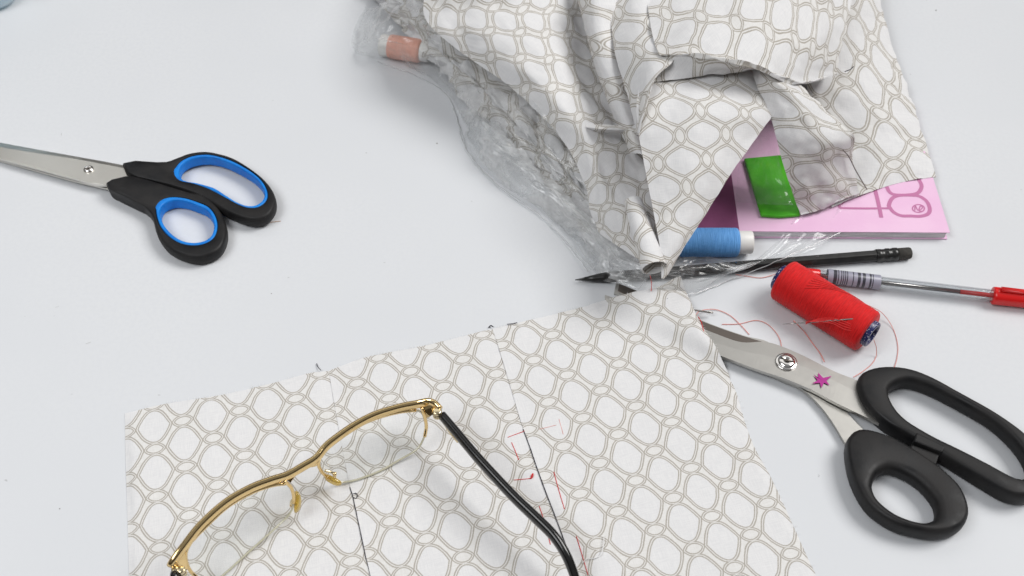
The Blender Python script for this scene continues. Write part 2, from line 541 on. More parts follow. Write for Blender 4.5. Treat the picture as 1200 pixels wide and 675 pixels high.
def slab(lines, t, name, m_, parent, bev=.15, sub=10):
    """solid whose top is the strips between polylines [(px,py,z)...], t mm thick"""
    Ls = [cr([P(*q) for q in l], sub*(len(lines[0])-1)+1) for l in lines]
    a, b = len(Ls), len(Ls[0]); V = [q for l in Ls for q in l]
    V = V+[q-np.array([0, 0, t]) for q in V]
    Fc = []
    n = a*b
    for (i, j, k_, l) in grid_faces(a, b): Fc += [(i, j, k_, l), (l+n, k_+n, j+n, i+n)]
    bd = [j for j in range(b)]+[i*b+b-1 for i in range(1, a)]+[(a-1)*b+j for j in range(b-2, -1, -1)]+[i*b for i in range(a-2, 0, -1)]
    for i in range(len(bd)):
        p, q = bd[i], bd[(i+1) % len(bd)]; Fc.append((p, p+n, q+n, q))
    o = obj(name, V, Fc, m_, parent, smooth=False)
    return o


def zoomed(ox, oy, k): return lambda pts, z=None: [((ox+p[0]/k), (oy+p[1]/k)) + ((p[2],) if len(p) > 2 else (() if z is None else (z,))) for p in pts]


# ------------------------------------------------------------------ table
V, Fc = [], []
tv = [(-900, -300), (1100, -300), (1100, 1500), (-900, 1500)]
tb = obj('tabletop', [(x, y, 0) for x, y in tv]+[(x, y, -25) for x, y in tv],
         [(0, 1, 2, 3), (7, 6, 5, 4), (0, 4, 5, 1), (1, 5, 6, 2), (2, 6, 7, 3), (3, 7, 4, 0)], M['table'], smooth=False, origin=(0, 0, 0))
tb['kind'] = 'structure'

# ------------------------------------------------------------------ left scissors
zl = zoomed(0, 140, 3.3333)
sc1 = thing('scissors', P(200, 230), 'steel scissors with black handles lined in bright blue, lying alone on the bare tabletop', 'scissors')


def handle(outer, hole, parent, z0, z1, mid=None, lining=None, r_in=1.5, r_out=2.2, n=110, rv=None):
    zc = (z0+z1)/2+1.5
    O = np.array(PL(outer, zc)); H = np.array(PL(hole, z1-.8))
    c = H.mean(0)
    Oc, Hc = by_angle(O, c, n), by_angle(H, c, n)
    if lining:
        I = Hc-(Oc-Hc)/np.linalg.norm(Oc-Hc, axis=1)[:, None]*lining
        v, f = ring(Hc-(Oc-Hc)/np.linalg.norm(Oc-Hc, axis=1)[:, None]*.0+(Oc-Hc)*.02, Oc, z0, z1, .8, r_out, rv)
        h = obj('handle', v, f, M['black'], parent)
        v, f = ring(I, Hc+(Oc-Hc)*.06, z0+.4, z1-.25, 1.0, .5, 1.2)
        obj('lining', v, f, M['blue_rubber'], h)
        return h
    v, f = ring(Hc, Oc, z0, z1, r_in, r_out, rv)
    return obj('handle', v, f, M['black'], parent)


up_o = zl([(477, 172), (485, 168), (560, 173), (640, 175), (690, 158), (740, 140), (800, 133), (850, 140), (910, 158), (965, 190), (1025, 235), (1062, 275), (1079, 315), (1075, 352), (1050, 385), (1010, 400), (960, 396), (900, 374), (850, 347), (800, 318), (740, 290), (650, 262), (580, 245), (510, 228), (497, 222)])
up_h = zl([(688, 212), (700, 175), (740, 150), (800, 140), (860, 149), (920, 171), (980, 205), (1020, 240), (1042, 280), (1040, 315), (1010, 341), (970, 345), (930, 332), (880, 304), (820, 272), (760, 252), (710, 242)])
lo_o = zl([(416, 262), (420, 248), (460, 236), (505, 228), (570, 242), (660, 268), (740, 290), (795, 302), (835, 330), (870, 375), (888, 430), (885, 472), (865, 512), (825, 537), (770, 549), (710, 537), (660, 512), (625, 472), (607, 430), (596, 390), (570, 356), (520, 322), (440, 287), (420, 275)])
lo_h = zl([(613, 362), (630, 327), (670, 309), (720, 311), (770, 326), (815, 346), (840, 380), (848, 420), (835, 460), (800, 484), (750, 491), (700, 480), (655, 450), (625, 410)])
# blades first: the top one with its bevelled edge, the lower one showing along the near side
b_up = slab([zl([(-330, 34, 1.0), (-150, 62, 2.2), (0, 90, 3.6), (140, 116, 4.4), (300, 145, 5.0), (400, 163, 5.2), (500, 182, 5.4)]),
             zl([(-330, 38, 1.4), (-150, 72, 3.0), (0, 107, 4.6), (140, 131, 5.2), (300, 155, 5.6), (400, 174, 5.8), (505, 194, 6.0)]),
             zl([(-330, 47, 1.4), (-150, 103, 3.0), (0, 147, 4.6), (140, 183, 5.2), (280, 222, 5.6), (398, 252, 5.8), (508, 228, 6.0)]),
             zl([(-330, 52, 1.2), (-150, 109, 2.8), (0, 153, 4.4), (140, 190, 5.0), (280, 228, 5.4), (400, 256, 5.6), (512, 238, 5.8)])], 1.5, 'blade', M['bright_steel'], sc1)
b_lo = slab([zl([(-330, 44, .9), (-150, 66, 1.4), (0, 97, 2.4), (140, 136, 3.0), (300, 175, 3.4), (415, 200, 3.5), (480, 225, 3.5)]),
             zl([(-330, 58, .9), (-150, 116, 1.4), (0, 160, 2.4), (140, 199, 3.0), (285, 238, 3.4), (418, 270, 3.5), (490, 290, 3.5)])], 1.3, 'blade', M['bright_steel'], sc1)
handle(up_o, up_h, sc1, 1.2, 9.2, lining=1.9)
handle(lo_o, lo_h, sc1, .4, 8.6, lining=1.9)
c = P(*zl([(346, 194)])[0], 6)
scw = MB().add(*lathe(c, c+np.array([0, 0, 1.0]), [(-.6, 2.9), (.2, 2.9), (.75, 2.5), (.95, 1.6), (.7, 1.2)], 24))
o = scw.build('screw', M['chrome'], sc1)
sl = MB().add(*tube([c+np.array([-2.0, -.6, .75]), c+np.array([2.0, .6, .75])], .42, 6)); sl.build('slot', M['dark_steel'], o)

# ------------------------------------------------------------------ right scissors
zr = zoomed(780, 340, 2.1786)
sc2 = thing('scissors', P(1060, 520), 'large dressmaking scissors with all-black handles, blade tips hidden under the sewn cloth', 'scissors')
ru_o = [(1004, 450), (1010, 439), (1030, 433), (1057, 434), (1085, 443), (1122, 462), (1158, 482), (1182, 498), (1204, 516), (1219, 536), (1226, 557), (1222, 576), (1206, 585), (1184, 584), (1156, 569), (1129, 553), (1106, 539), (1076, 521), (1055, 509), (1037, 499), (1019, 483), (1008, 466)]
ru_h = [(1042, 458), (1049, 449), (1065, 445), (1088, 451), (1120, 467), (1157, 488), (1182, 508), (1200, 530), (1207, 549), (1201, 559), (1184, 557), (1150, 538), (1120, 522), (1091, 508), (1064, 492), (1049, 476)]
rl_o = zr([(459, 400), (468, 376), (490, 361), (530, 365), (590, 388), (640, 417), (692, 453), (742, 498), (766, 540), (771, 577), (756, 606), (722, 623), (670, 626), (600, 611), (550, 586), (510, 551), (481, 501), (465, 452)])
rl_h = zr([(531, 492), (543, 466), (570, 452), (610, 464), (651, 490), (686, 530), (694, 562), (684, 583), (650, 590), (595, 572), (553, 542), (535, 517)])
blu = slab([zr([(-155, 12, 1.5), (-40, 50, 2.5), (60, 84, 3.8), (130, 112, 4.8), (195, 133, 5.3), (262, 133, 5.6), (340, 162, 5.8), (430, 207, 6.0), (500, 236, 6.0), (560, 280, 6.0), (640, 360, 6.0)]),
            zr([(-155, 20, 1.6), (-40, 66, 2.8), (60, 107, 4.1), (130, 134, 5.1), (200, 156, 5.6), (270, 170, 5.9), (340, 190, 6.1), (420, 226, 6.3), (490, 262, 6.3), (560, 306, 6.3), (640, 372, 6.3)]),
            zr([(-150, 30, 1.5), (-40, 88, 2.5), (60, 132, 3.8), (130, 163, 4.8), (230, 201, 5.4), (300, 224, 5.7), (372, 254, 5.9), (430, 285, 6.1), (490, 314, 6.1), (560, 348, 6.1), (638, 388, 6.1)])], 2.0, 'blade', M['steel'], sc2, sub=8)
bld = slab([zr([(-126, -20, 1.3), (-30, 20, 1.6), (66, 66, 2.2), (130, 92, 2.6), (200, 116, 2.9), (268, 136, 3.0), (330, 200, 3.2), (400, 240, 3.4), (470, 320, 3.4), (520, 372, 3.4), (545, 400, 3.4)]),
            zr([(-132, 8, 1.3), (-30, 60, 1.6), (64, 108, 2.2), (130, 142, 2.6), (220, 192, 2.9), (296, 228, 3.0), (345, 250, 3.2), (390, 290, 3.4), (425, 335, 3.4), (455, 385, 3.4), (470, 410, 3.4)])], 2.0, 'blade', M['steel'], sc2, sub=8)
# hollow ground inner face of the lower blade, seen along the far side
hg = slab([zr([(-118, -17, 1.55), (-30, 22, 1.85), (66, 67.5, 2.45), (130, 93.5, 2.85), (200, 117.5, 3.15), (262, 136, 3.2)]),
           zr([(-122, 2, 1.55), (-30, 46, 1.85), (66, 86, 2.45), (130, 112, 2.85), (195, 133, 3.15), (258, 140, 3.2)])], .3, 'hollow_face', M['dark_steel'], bld)
handle(ru_o, ru_h, sc2, .6, 11.5, r_in=3.4, r_out=2.6, rv=4.0)
hl = handle(rl_o, rl_h, sc2, .4, 11.0, r_in=4.2, r_out=2.6, rv=4.0)
c = P(921.5, 424, 6.2)
o = MB().add(*lathe(c, c+np.array([0, 0, 1.0]), [(-.4, 5.6), (.25, 5.6), (.5, 5.2), (.45, 4.5), (.5, 4.3), (1.1, 4.1), (1.5, 3.2), (1.6, 1.8), (1.2, 1.0)], 36)).build('screw', M['chrome'], sc2)
MB().add(*tube([c+np.array([-3.1, 1.4, 1.45]), c+np.array([3.1, -1.4, 1.45])], .55, 6)).build('slot', M['dark_steel'], o)
# plastic stops between the handles
for pts, z0, z1 in ((zr([(640, 362), (716, 398), (706, 414), (634, 385)]), 4.0, 11.9), (zr([(628, 392), (700, 418), (690, 446), (618, 412)]), 2.0, 9.6)):
    p = np.array(PL(pts, z1)); q = p.copy(); q[:, 2] = z0
    bevel(obj('stop', list(p)+list(q), [(0, 1, 2, 3), (7, 6, 5, 4)]+[(i, i+4, (i+1) % 4+4, (i+1) % 4) for i in range(4)], M['black'], sc2, smooth=False), .8)
# purple five-petal mark printed on the blade
cx, cy = 963.5, 445.5
fl = []
for i, (dx, dy) in enumerate([(-9, -6), (-4.5, -2.5), (-4, -8), (1, -2.5), (10, -4.5), (4.5, .5), (8, 5.5), (2, 2.6), (-1, 8), (-2.5, 2.8), (-11, 3.5), (-4.8, .2)]):
    fl.append(P(cx+dx*1.12, cy+dy*1.12, 6.75))
fl.append(P(cx, cy, 6.75))
obj('flower_mark', fl, [(i, (i+1) % 12, 12) for i in range(12)], M['magenta'], blu, smooth=False)

# ------------------------------------------------------------------ sewn cloth
cloth = thing('sewn_cloth', P(560, 560), 'flat pale cotton cloth of three sewn panels with a taupe chain print, under the eyeglasses', 'cloth')
seam1 = [(385, 434), (390, 462), (397, 502), (408, 560), (421, 615), (433, 675), (450, 765)]
seam2 = [(577, 384.5), (588, 420), (601, 463), (613, 502), (634, 560), (655, 617), (676, 675), (706, 765)]
panels = [
    ([(146, 484), (194, 472.6), (260, 462), (320, 448), (360, 437), (386, 433.5)], [(146, 484), (147, 540), (149, 600), (151, 675), (154, 765)], seam1, [(154, 765), (450, 765)], (-162.45, 313.21), 14.141),
    ([(385, 434), (428, 418.5), (490, 406), (518, 399.5), (577, 384.5)], seam1, seam2, [(450, 765), (706, 765)], (-68.94, 353.70), 16.358),
    ([(577, 384.5), (640, 370), (712, 352), (740, 346.5), (768, 342), (786, 331), (797, 327)], seam2, [(797, 327), (806, 352), (816, 378), (826, 398), (842, 422), (861, 455), (875, 500), (887, 529), (907, 566), (937, 632), (957, 675), (1000, 765)], [(706, 765), (1000, 765)], (-5.43, 361.96), 15.204)]
bl_a, bl_b = P(735, 345)[:2], P(1040, 500)[:2]


def blade_h(x, y):
    """height of the cloth where it rides over the hidden blades"""
    p = np.array([x, y]); d = bl_b-bl_a; L = np.linalg.norm(d); d /= L
    s_ = (p-bl_a)@d; t = abs((p-bl_a)@np.array([-d[1], d[0]]))
    top = 2.5+max(0, min(s_, 60))*.085
    f = 1/(1+math.exp((t-13)/2.4))
    g = 1/(1+math.exp(-(s_+3)/3.5))
    return top*f*g


for k, (top, lef, rig, bot, org, ang) in enumerate(panels):
    n_, m_ = (92, 84)
    T, Lf, Rg, Bt = [cr(PL(c_, .6), q) for c_, q in ((top, n_), (lef, m_), (rig, m_), (bot, n_))]
    V, UV = [], []
    ca, sa = math.cos(R(ang)), math.sin(R(ang))
    for i in range(m_):
        v = i/(m_-1)
        for j in range(n_):
            u = j/(n_-1)
            p = (1-v)*T[j]+v*Bt[j]+(1-u)*Lf[i]+u*Rg[i]-((1-u)*(1-v)*T[0]+u*(1-v)*T[-1]+(1-u)*v*Bt[0]+u*v*Bt[-1])
            # ragged cut edges
            if i == 0: p = p+np.array([0, .35*fbm(p, 1.5, 2, 3), 0])
            if j == n_-1 and k == 2: p = p+np.array([.35*fbm(p, 1.5, 2, 5), 0, 0])
            x, y = p[0], p[1]
            z = 1.1+1.0*fbm((x, y, 0), 34, 2, 1)+.16*fbm((x, y, 0), 9, 2, 8)
            edge = min(u if k else 9, 1-u if k < 2 else 9)*70
            if k and u*80 < 5: z += .16*math.exp(-(u*80/2.2)**2)+.07*math.sin(y*.9)*math.exp(-(u*80/4)**2)
            if k < 2 and (1-u)*80 < 8:
                z -= .22*math.exp(-((1-u)*80/3.0)**2); x += 2.2*max(0, 1-(1-u)*80/4)
            if k == 2: z += blade_h(x, y)+.35*fbm((x, y, 0), 14, 2, 4)*max(0, 1-v*3)
            if k == 2: z += max(0, u-.8)*5*max(0, .12-v)*8*2.0
            eo = min(v*70, u*70 if k == 0 else 99, (1-u)*70 if k == 2 else 99)
            if k < 2 or v*70 > 6 or u < .5: z -= (z-.23)*math.exp(-(eo/1.6)**2)*(1 if blade_h(x, y) < .6 else .15)
            z = max(z, .22)
            V.append((x, y, z))
            dx, dy = x-org[0], y-org[1]
            UV.append((dx*ca+dy*sa, -(dx*sa-dy*ca)))
    solid(obj('panel', V, grid_faces(m_, n_), M['fabric'], cloth, uv=UV), .2, -1)


def cloth_z(x, y): return 1.1+1.0*fbm((x, y, 0), 34, 2, 1)+.16*fbm((x, y, 0), 9, 2, 8)


def strand(pts, r, m_, name, parent=None, label=None, cat='thread', z=.6, n=None, sides=6, group=None):
    if parent is cloth and name != 'thread_tail':       # lies on the cloth's own ripples
        q = []
        for t_ in pts:
            zz = 1.2
            for _ in range(4): g_ = P(t_[0], t_[1], zz); zz = cloth_z(g_[0], g_[1])+.12+.7*max(0, (t_[2] if len(t_) > 2 else 2)-2.1)
            q.append((t_[0], t_[1], zz))
        pts = q
    p = cr(PL(pts, z), n or 12*len(pts))
    o = MB().add(*tube(p, r, sides)).build(name, m_, parent)
    if label: tag(o, label, cat, group)
    return o


strand([(613, 503, 1.9), (621, 524, 2.0), (634, 562, 2.0), (648, 598, 2.0), (657, 622, 2.0), (676, 676, 2.0), (702, 750, 2.0)], .24, M['black_strand'], 'seam_thread', cloth)
strand([(410, 571, 2.0), (413, 580, 2.1), (417, 598, 2.0), (421, 617, 2.0), (428, 650, 2.0), (434, 676, 2.0), (448, 750, 2)], .22, M['black_strand'], 'seam_thread', cloth)
strand([(413, 579, 2.1), (417, 578, 2.6), (419, 581, 2.6), (417, 584, 2.3), (414.5, 583, 2.0)], .2, M['black_strand'], 'seam_thread', cloth)
for a in ([(595, 512.4), (615, 505)], [(599.5, 518.5), (604, 529), (608, 539)], [(602, 562.5), (614, 561.5), (623, 560.5)], [(649, 553), (655, 575), (661.5, 596.5)],
          [(632, 593), (638, 612), (645, 638)], [(675.5, 628.5), (682, 650), (689, 674)], [(632, 503), (652, 498)], [(655, 491), (660, 509)]):
    faint = a[0][0] in (632, 655)
    strand([(x, y, 1.95) for x, y in a], .11 if faint and a[0][1] < 590 else .18, M['faint_strand'] if faint and a[0][1] < 590 else M['red_strand'], 'basting_stitch', cloth)
strand([(621, 561, 2.2), (624, 559, 2.8), (624.5, 555, 3.0), (623, 557, 2.6), (622, 561, 2.2)], .28, M['red_strand'], 'stitch_knot', cloth)
strand([(371, 426, .4), (372.5, 430, .8), (376, 434, 1.2)], .2, M['black_strand'], 'thread_tail', cloth)
strand([(572.5, 384, .5), (575, 381.5, .8), (578, 383, 1.4)], .28, M['black_strand'], 'thread_tail', cloth)
strand([(594, 380, .9), (601, 379.2, 1.1), (606, 378, .9)], .2, M['black_strand'], 'thread_tail', cloth)
strand([(682, 660, 2.0), (688, 655, 2.4), (697, 654, 2.3), (704, 650, 2.4), (707, 640, 2.4), (708, 628, 2.1)], .18, M['white_strand'], 'thread_tail', cloth)
# loose fibres along the cut edges
fr = MB()
for (crv, n_) in ((panels[0][0], 70), (panels[1][0], 60), (panels[2][0], 70), (panels[2][2], 110)):
    q = cr(PL(crv, .7), n_)
    for i in range(1, n_-1):
        if random.random() < .55: continue
        d = q[i+1]-q[i-1]; nrm = np.array([-d[1], d[0], 0]); nrm /= np.linalg.norm(nrm)
        zz = .9 + (blade_h(q[i][0], q[i][1]) if crv is panels[2][0] or crv is panels[2][2] else 0)
        b0 = np.array([q[i][0], q[i][1], zz]); l = random.uniform(.4, 1.5)
        e = b0+nrm*l+d/np.linalg.norm(d)*random.uniform(-1, 1)*.8+np.array([0, 0, -.2])
        fr.add(*tube([b0-nrm*.6, (b0+e)/2+np.array([0, 0, .15]), e], .06, 4))
o = fr.build('frayed_fibres', M['white_strand'], cloth); o['kind'] = 'stuff'

# ------------------------------------------------------------------ eyeglasses
zg = zoomed(130, 430, 2.755)
gl = thing('eyeglasses', P(360, 570), 'half-rim eyeglasses with a gold brow bar and black temples, standing on the sewn cloth', 'glasses')
brow = zg([(196, 640, 24), (207, 620, 26), (236, 580, 27.5), (290, 512, 28.5), (370, 440, 29), (450, 393, 29), (520, 366, 28.5), (570, 350, 28), (620, 322, 28), (662, 296, 28), (690, 262, 28.5), (720, 236, 29), (780, 194, 29), (850, 157, 29), (930, 132, 28), (990, 120, 27), (1022, 114, 25), (1045, 120, 24), (1062, 138, 23)])
MB().add(*tube(cr(PL(brow), 120), 1, 24, flat=(1.75, 2.55), e=1)).build('brow_bar', M['gold'], gl)
# lower edge of the brow bar: the rolled rim that holds each lens
lensR = zg([(672, 312, 22), (680, 286, 25.5), (705, 256, 27), (765, 209, 27.2), (850, 168, 27), (930, 146, 26), (985, 140, 24), (1006, 152, 21), (1016, 190, 15), (1010, 230, 9.5), (985, 268, 5.5), (930, 301, 3.4), (870, 335, 2.4), (800, 362, 2.2), (750, 372, 3), (715, 368, 6), (690, 346, 12)])
lensL = zg([(243, 600, 23), (262, 562, 25.5), (296, 526, 26.8), (372, 455, 27), (450, 408, 27), (520, 383, 26.5), (563, 377, 25), (584, 396, 20), (589, 432, 14), (580, 470, 9), (540, 512, 5), (480, 566, 3), (420, 620, 2.2), (375, 661, 2.0), (335, 690, 2.6), (290, 688, 5.5), (258, 660, 11), (244, 630, 17)])
for ln, gold_a, gold_b in ((lensR, [6, 7, 8, 9], [16, 0, 1, 2]), (lensL, [7, 8, 6, 5], [0, 17, 16, 15])):
    pts = np.array(PL(ln)); c_ = cr(pts, 72, True); ctr = c_.mean(0)
    V = [ctr+np.array([0, 2.0, 0])]; Fc = []
    for k, f in enumerate((.34, .68, 1.0)):
        for q in c_: V.append(ctr+(q-ctr)*f+np.array([0, 2.0*(1-f*f), 0]))
    for j in range(72): Fc.append((0, 1+j, 1+(j+1) % 72))
    for k in range(2):
        for j in range(72): Fc.append((1+k*72+j, 1+k*72+(j+1) % 72, 1+(k+1)*72+(j+1) % 72, 1+(k+1)*72+j))
    lo = solid(obj('lens', V, Fc, M['lens'], gl), 1.3, 0)
    loop = np.vstack([c_, c_[:1]])
    MB().add(*tube(loop, .52, 6, cap=False)).build('nylon_line', M['nylon'], lo)
rims = [zg([(1003, 132, 25), (1010, 150, 22), (1018, 190, 15), (1013, 225, 10)]), zg([(700, 258, 28), (680, 285, 26), (670, 312, 22.5), (678, 335, 16), (692, 350, 11), (706, 362, 8)]),
        zg([(560, 368, 27), (582, 390, 21.5), (590, 420, 16), (588, 440, 13)]), zg([(262, 560, 26.5), (243, 595, 24), (243, 628, 18), (256, 658, 11.5), (280, 682, 7)]),
        [q for q in lensR[1:7]], [q for q in lensL[1:7]]]
for r_ in rims: MB().add(*tube(cr(PL(r_), 26), .85, 8)).build('rim', M['gold'], gl)
# flat bridge plate and end plates
for pts, t in ((zg([(560, 356, 28), (600, 335, 27.8), (640, 312, 27.8), (668, 292, 28), (662, 318, 25), (630, 326, 25.3), (598, 346, 25.2), (578, 372, 25)]), 1.0),
               (zg([(985, 122, 26.5), (1022, 114, 25.5), (1050, 124, 24), (1058, 142, 22), (1030, 158, 20), (1016, 166, 19), (1008, 140, 23)]), 1.2),
               (zg([(236, 588, 26.5), (204, 622, 25.5), (193, 640, 24), (200, 662, 21), (226, 664, 20), (246, 652, 17), (240, 620, 22)]), 1.2)):
    p = np.array(PL(pts)); k = len(p)
    obj_ = obj('bridge' if t == 1.0 else 'end_piece', list(p), [tuple(range(k))], M['gold'], gl, smooth=False); solid(obj_, t, 0); bevel(obj_, .25, 2)
# nose pads and their arms
for pts, arm in ((zg([(598, 402, 15), (604, 425, 12), (602, 450, 9), (597, 470, 7)]), zg([(590, 425, 15), (582, 436, 13), (584, 446, 11), (598, 440, 11)])),
                 (zg([(693, 350, 11), (708, 362, 9), (727, 372, 8), (744, 378, 7)]), zg([(690, 335, 16), (706, 338, 15), (722, 346, 13), (722, 360, 10)]))):
    pd = MB().add(*tube(cr(PL(pts), 14), [1.0, 1.6, 2.0, 2.2, 2.3, 2.3, 2.3, 2.3, 2.3, 2.2, 2.1, 1.9, 1.5, .9], 10, flat=(.6, 1.0))).build('nose_pad', M['pad'], gl)
    MB().add(*tube(cr(PL(arm), 14), .65, 7)).build('pad_arm', M['gold_pale'], pd)
    e = P(*arm[2]); MB().add(*lathe(e-np.array([.9, 0, 0]), e+np.array([.9, 0, 0]), [(0, .7), (.3, 1.1), (1.5, 1.1), (1.8, .7)], 10)).build('pad_screw', M['gold'], pd)
# temples: metal core by the hinge, black sleeve with a down-turned end
for tem in ([(518, 487, 23), (535, 507, 22.5), (562, 539, 22), (600, 580, 21.5), (628, 607, 21), (648, 627, 20), (662, 648, 17.5), (672, 672, 13), (682, 705, 7), (690, 735, 2.8)],):
    pth = cr(PL(tem), 70)
    tp = MB().add(*tube(pth, np.r_[np.linspace(1.0, 1.12, 40), np.linspace(1.12, .95, 29), .6], 12, flat=(2.0, 2.75))).build('temple', M['black_gloss'], gl)
    MB().add(*tube(cr(PL([(513.5, 484, 22.5), (520, 494, 20.5), (528, 506, 19.5), (537, 517, 19)]), 14), 1, 8, flat=(.9, 1.3))).build('metal_core', M['gold_pale'], tp)
    h = P(512.5, 484.5, 22.5)
    MB().add(*lathe(h-np.array([0, 0, 2.4]), h+np.array([.01, 0, 2.4]), [(0, 1.6), (.2, 2.2), (1.5, 2.2), (1.6, 1.8), (1.9, 1.8), (2.0, 2.2), (2.8, 2.2), (2.9, 1.8), (3.2, 1.8), (3.3, 2.2), (4.6, 2.2), (4.8, 1.6)], 12)).build('hinge', M['gold_pale'], gl)
dv = P(648, 627, 20)-P(518, 487, 23)
h2 = P(206, 672, 22)
pth2 = [h2+np.array([0, 0, 0]), h2+np.array([.10*dv[0]-4, dv[1]*.5, -1.5]), h2+np.array([.12*dv[0], dv[1]*.98, -2]), h2+np.array([.2*dv[0], dv[1]*1.2, -8]), h2+np.array([.25*dv[0], dv[1]*1.45, -20])]
MB().add(*tube(cr(pth2, 50), 1.05, 12, flat=(2.0, 2.75))).build('temple', M['black_gloss'], gl)
for dz in (0, 1): MB().add(*lathe(h2+np.array([dz*2.6, .8, -2.4]), h2+np.array([dz*2.6+.01, .8, 2.4]), [(0, 1.2), (.2, 1.7), (2.2, 1.7), (2.3, 1.4), (2.6, 1.4), (2.7, 1.7), (4.6, 1.7), (4.8, 1.2)], 12)).build('hinge', M['gold_pale'], gl)

# ------------------------------------------------------------------ book
ZB = 6.0
A, B = P(812, 270.5, ZB), P(1113.5, 272.5, ZB)
ux = (B-A)/np.linalg.norm(B-A)
Cc = P(1091, 200, ZB); uy = Cc-B; uy = uy/np.linalg.norm(uy)
DEP = 120.
bk = thing('notebook', (A+B)/2*np.array([1, 1, 0]), 'pink-covered notebook half buried under the rumpled fabric, large number on its cover', 'notebook')


def box(a, ex, ey, z0, z1, name, m_, parent, bev=.2):
    q = [a, a+ex, a+ex+ey, a+ey]
    V = [(p[0], p[1], z0) for p in q]+[(p[0], p[1], z1) for p in q]
    o = obj(name, V, [(3, 2, 1, 0), (4, 5, 6, 7)]+[(i, (i+1) % 4, (i+1) % 4+4, i+4) for i in range(4)], m_, parent, smooth=False)
    return bevel(o, bev, 2) if bev else o


WB = np.linalg.norm(B-A)
box(A, ux*WB, uy*DEP, ZB-.45, ZB, 'front_cover', M['pink'], bk, .15)
box(A+uy*.6+ux*.5, ux*(WB-2.2), uy*(DEP-1.5), 1.0, ZB-.5, 'pages', M['paper'], bk, 0)
box(A, ux*WB, uy*DEP, .25, .9, 'back_cover', M['pink'], bk, .1)


def plate(pts, z, name, m_, parent, t=.06):
    p = PL(pts, z); k = len(p); V = list(p)+[q-np.array([0, 0, t]) for q in p]
    return obj(name, V, [tuple(range(k)), tuple(range(2*k-1, k-1, -1))]+[(i, i+k, (i+1) % k+k, (i+1) % k) for i in range(k)], m_, parent, smooth=False)


plate([(812.5, 270.2), (866.5, 270.4), (855, 190), (806, 190)], ZB+.07, 'printed_panel', M['plum'], bk)
zb = zoomed(960, 190, 7.5)


def ribbon(mb, pts, w, z, closed=False, n=60):
    p = cr(PL(pts, z), n, closed)
    if closed: p = np.vstack([p, p[:1]])
    t = np.gradient(p, axis=0); t /= np.linalg.norm(t, axis=1)[:, None]
    a = np.stack([-t[:, 1], t[:, 0], t[:, 2]*0], 1)
    V = []
    for q, s_ in zip(p, a): V += [q+s_*w/2, q-s_*w/2]
    mb.add(V, [(2*i, 2*i+1, 2*i+3, 2*i+2) for i in range(len(p)-1)])


pr = MB()
zz = ZB+.09
ribbon(pr, zb([(612, 380), (640, 320), (700, 293), (800, 290), (880, 300), (945, 345), (972, 410), (955, 455), (890, 475), (800, 473), (720, 470), (655, 440), (622, 400)]), 2.3, zz, True, 120)
ribbon(pr, zb([(598, 225), (625, 268), (680, 288), (800, 286), (870, 268), (900, 215), (880, 160), (840, 110), (720, 95), (610, 130), (585, 180)]), 2.3, zz+.03, True, 120)
ribbon(pr, zb([(440, 60), (490, 240), (520, 360), (546, 487)]), 2.3, zz+.05)
ribbon(pr, zb([(180, 402), (300, 405), (450, 406), (618, 405)]), 1.5, zz+.07)
ribbon(pr, zb([(185, 404), (178, 385), (215, 345), (300, 250), (440, 70)]), 1.6, zz+.06)
pr.build('cover_number', M['pink_dark'], bk)
rg = MB()
c = zb([(872, 407)])[0]
ribbon(rg, [(c[0]+7.0*math.cos(q), c[1]+4.6*math.sin(q)) for q in np.linspace(0, 2*math.pi, 16, endpoint=False)], .8, zz, True, 60)
ribbon(rg, zb([(840, 425), (845, 385), (870, 425), (890, 385), (908, 400), (880, 430), (912, 430)]), .7, zz+.03, False, 40)
rg.build('round_mark', M['pink_dark'], bk)

# green packet on the notebook
gp = [(872, 185), (884, 226), (892, 252), (914, 253.5), (938, 251.5), (932, 215), (925, 180)]
p = np.array(PL(gp, ZB+2.4)); k = len(p); q = p.copy(); q[:, 2] = ZB+.2
o = obj('flat_packet', list(p)+list(q), [tuple(range(k)), tuple(range(2*k-1, k-1, -1))]+[(i, i+k, (i+1) % k+k, (i+1) % k) for i in range(k)], M['green'], smooth=False)
bevel(o, .9, 3); tag(o, 'glossy green flat packet lying on the pink notebook under the clear bag', 'packet')

# ------------------------------------------------------------------ spools


def wound(a, b, r, waist=0., n=90):
    L = np.linalg.norm(np.array(b)-np.array(a)); prof = []
    for i in range(n+1):
        x = L*i/n; t = i/n; e = min(t, 1-t)*L
        rr = r*(1-waist*math.sin(math.pi*t)) - (0 if e > 1.6 else (1.6-e)**2*.45)
        prof.append((x, rr+.10*math.sin(i*2.4)+.05*random.uniform(-1, 1)))
    return prof


a, b = P(915.5, 328, 10.8), P(1018, 391.5, 10.8); b[2] = a[2] = 10.9
t = (b-a)/np.linalg.norm(b-a)
rs = thing('thread_spool', ((a+b)/2)*np.array([1, 1, 0]), 'big spool of bright red thread with navy ends, lying beside the black scissors', 'spool', 'spools of sewing thread')
L = np.linalg.norm(b-a); a[2] = b[2] = 11.8
MB().add(*lathe(a+t*.6, b-t*.6, wound(a+t*.6, b-t*.6, 11.8), 56)).build('thread', M['red_thread'], rs)
for e, d in ((a, -1), (b, 1)):
    MB().add(*lathe(e, e+t*d, [(-3, 7.2), (1.9, 7.2), (2.3, 6.8), (2.3, 5.2), (.8, 4.8), (-3, 4.8)], 40, cap=False)).build('end_rim', M['navy'], rs)
MB().add(*lathe(a, b, [(-.5, 4.6), (L+.5, 4.6)], 20)).build('core', M['navy'], rs)
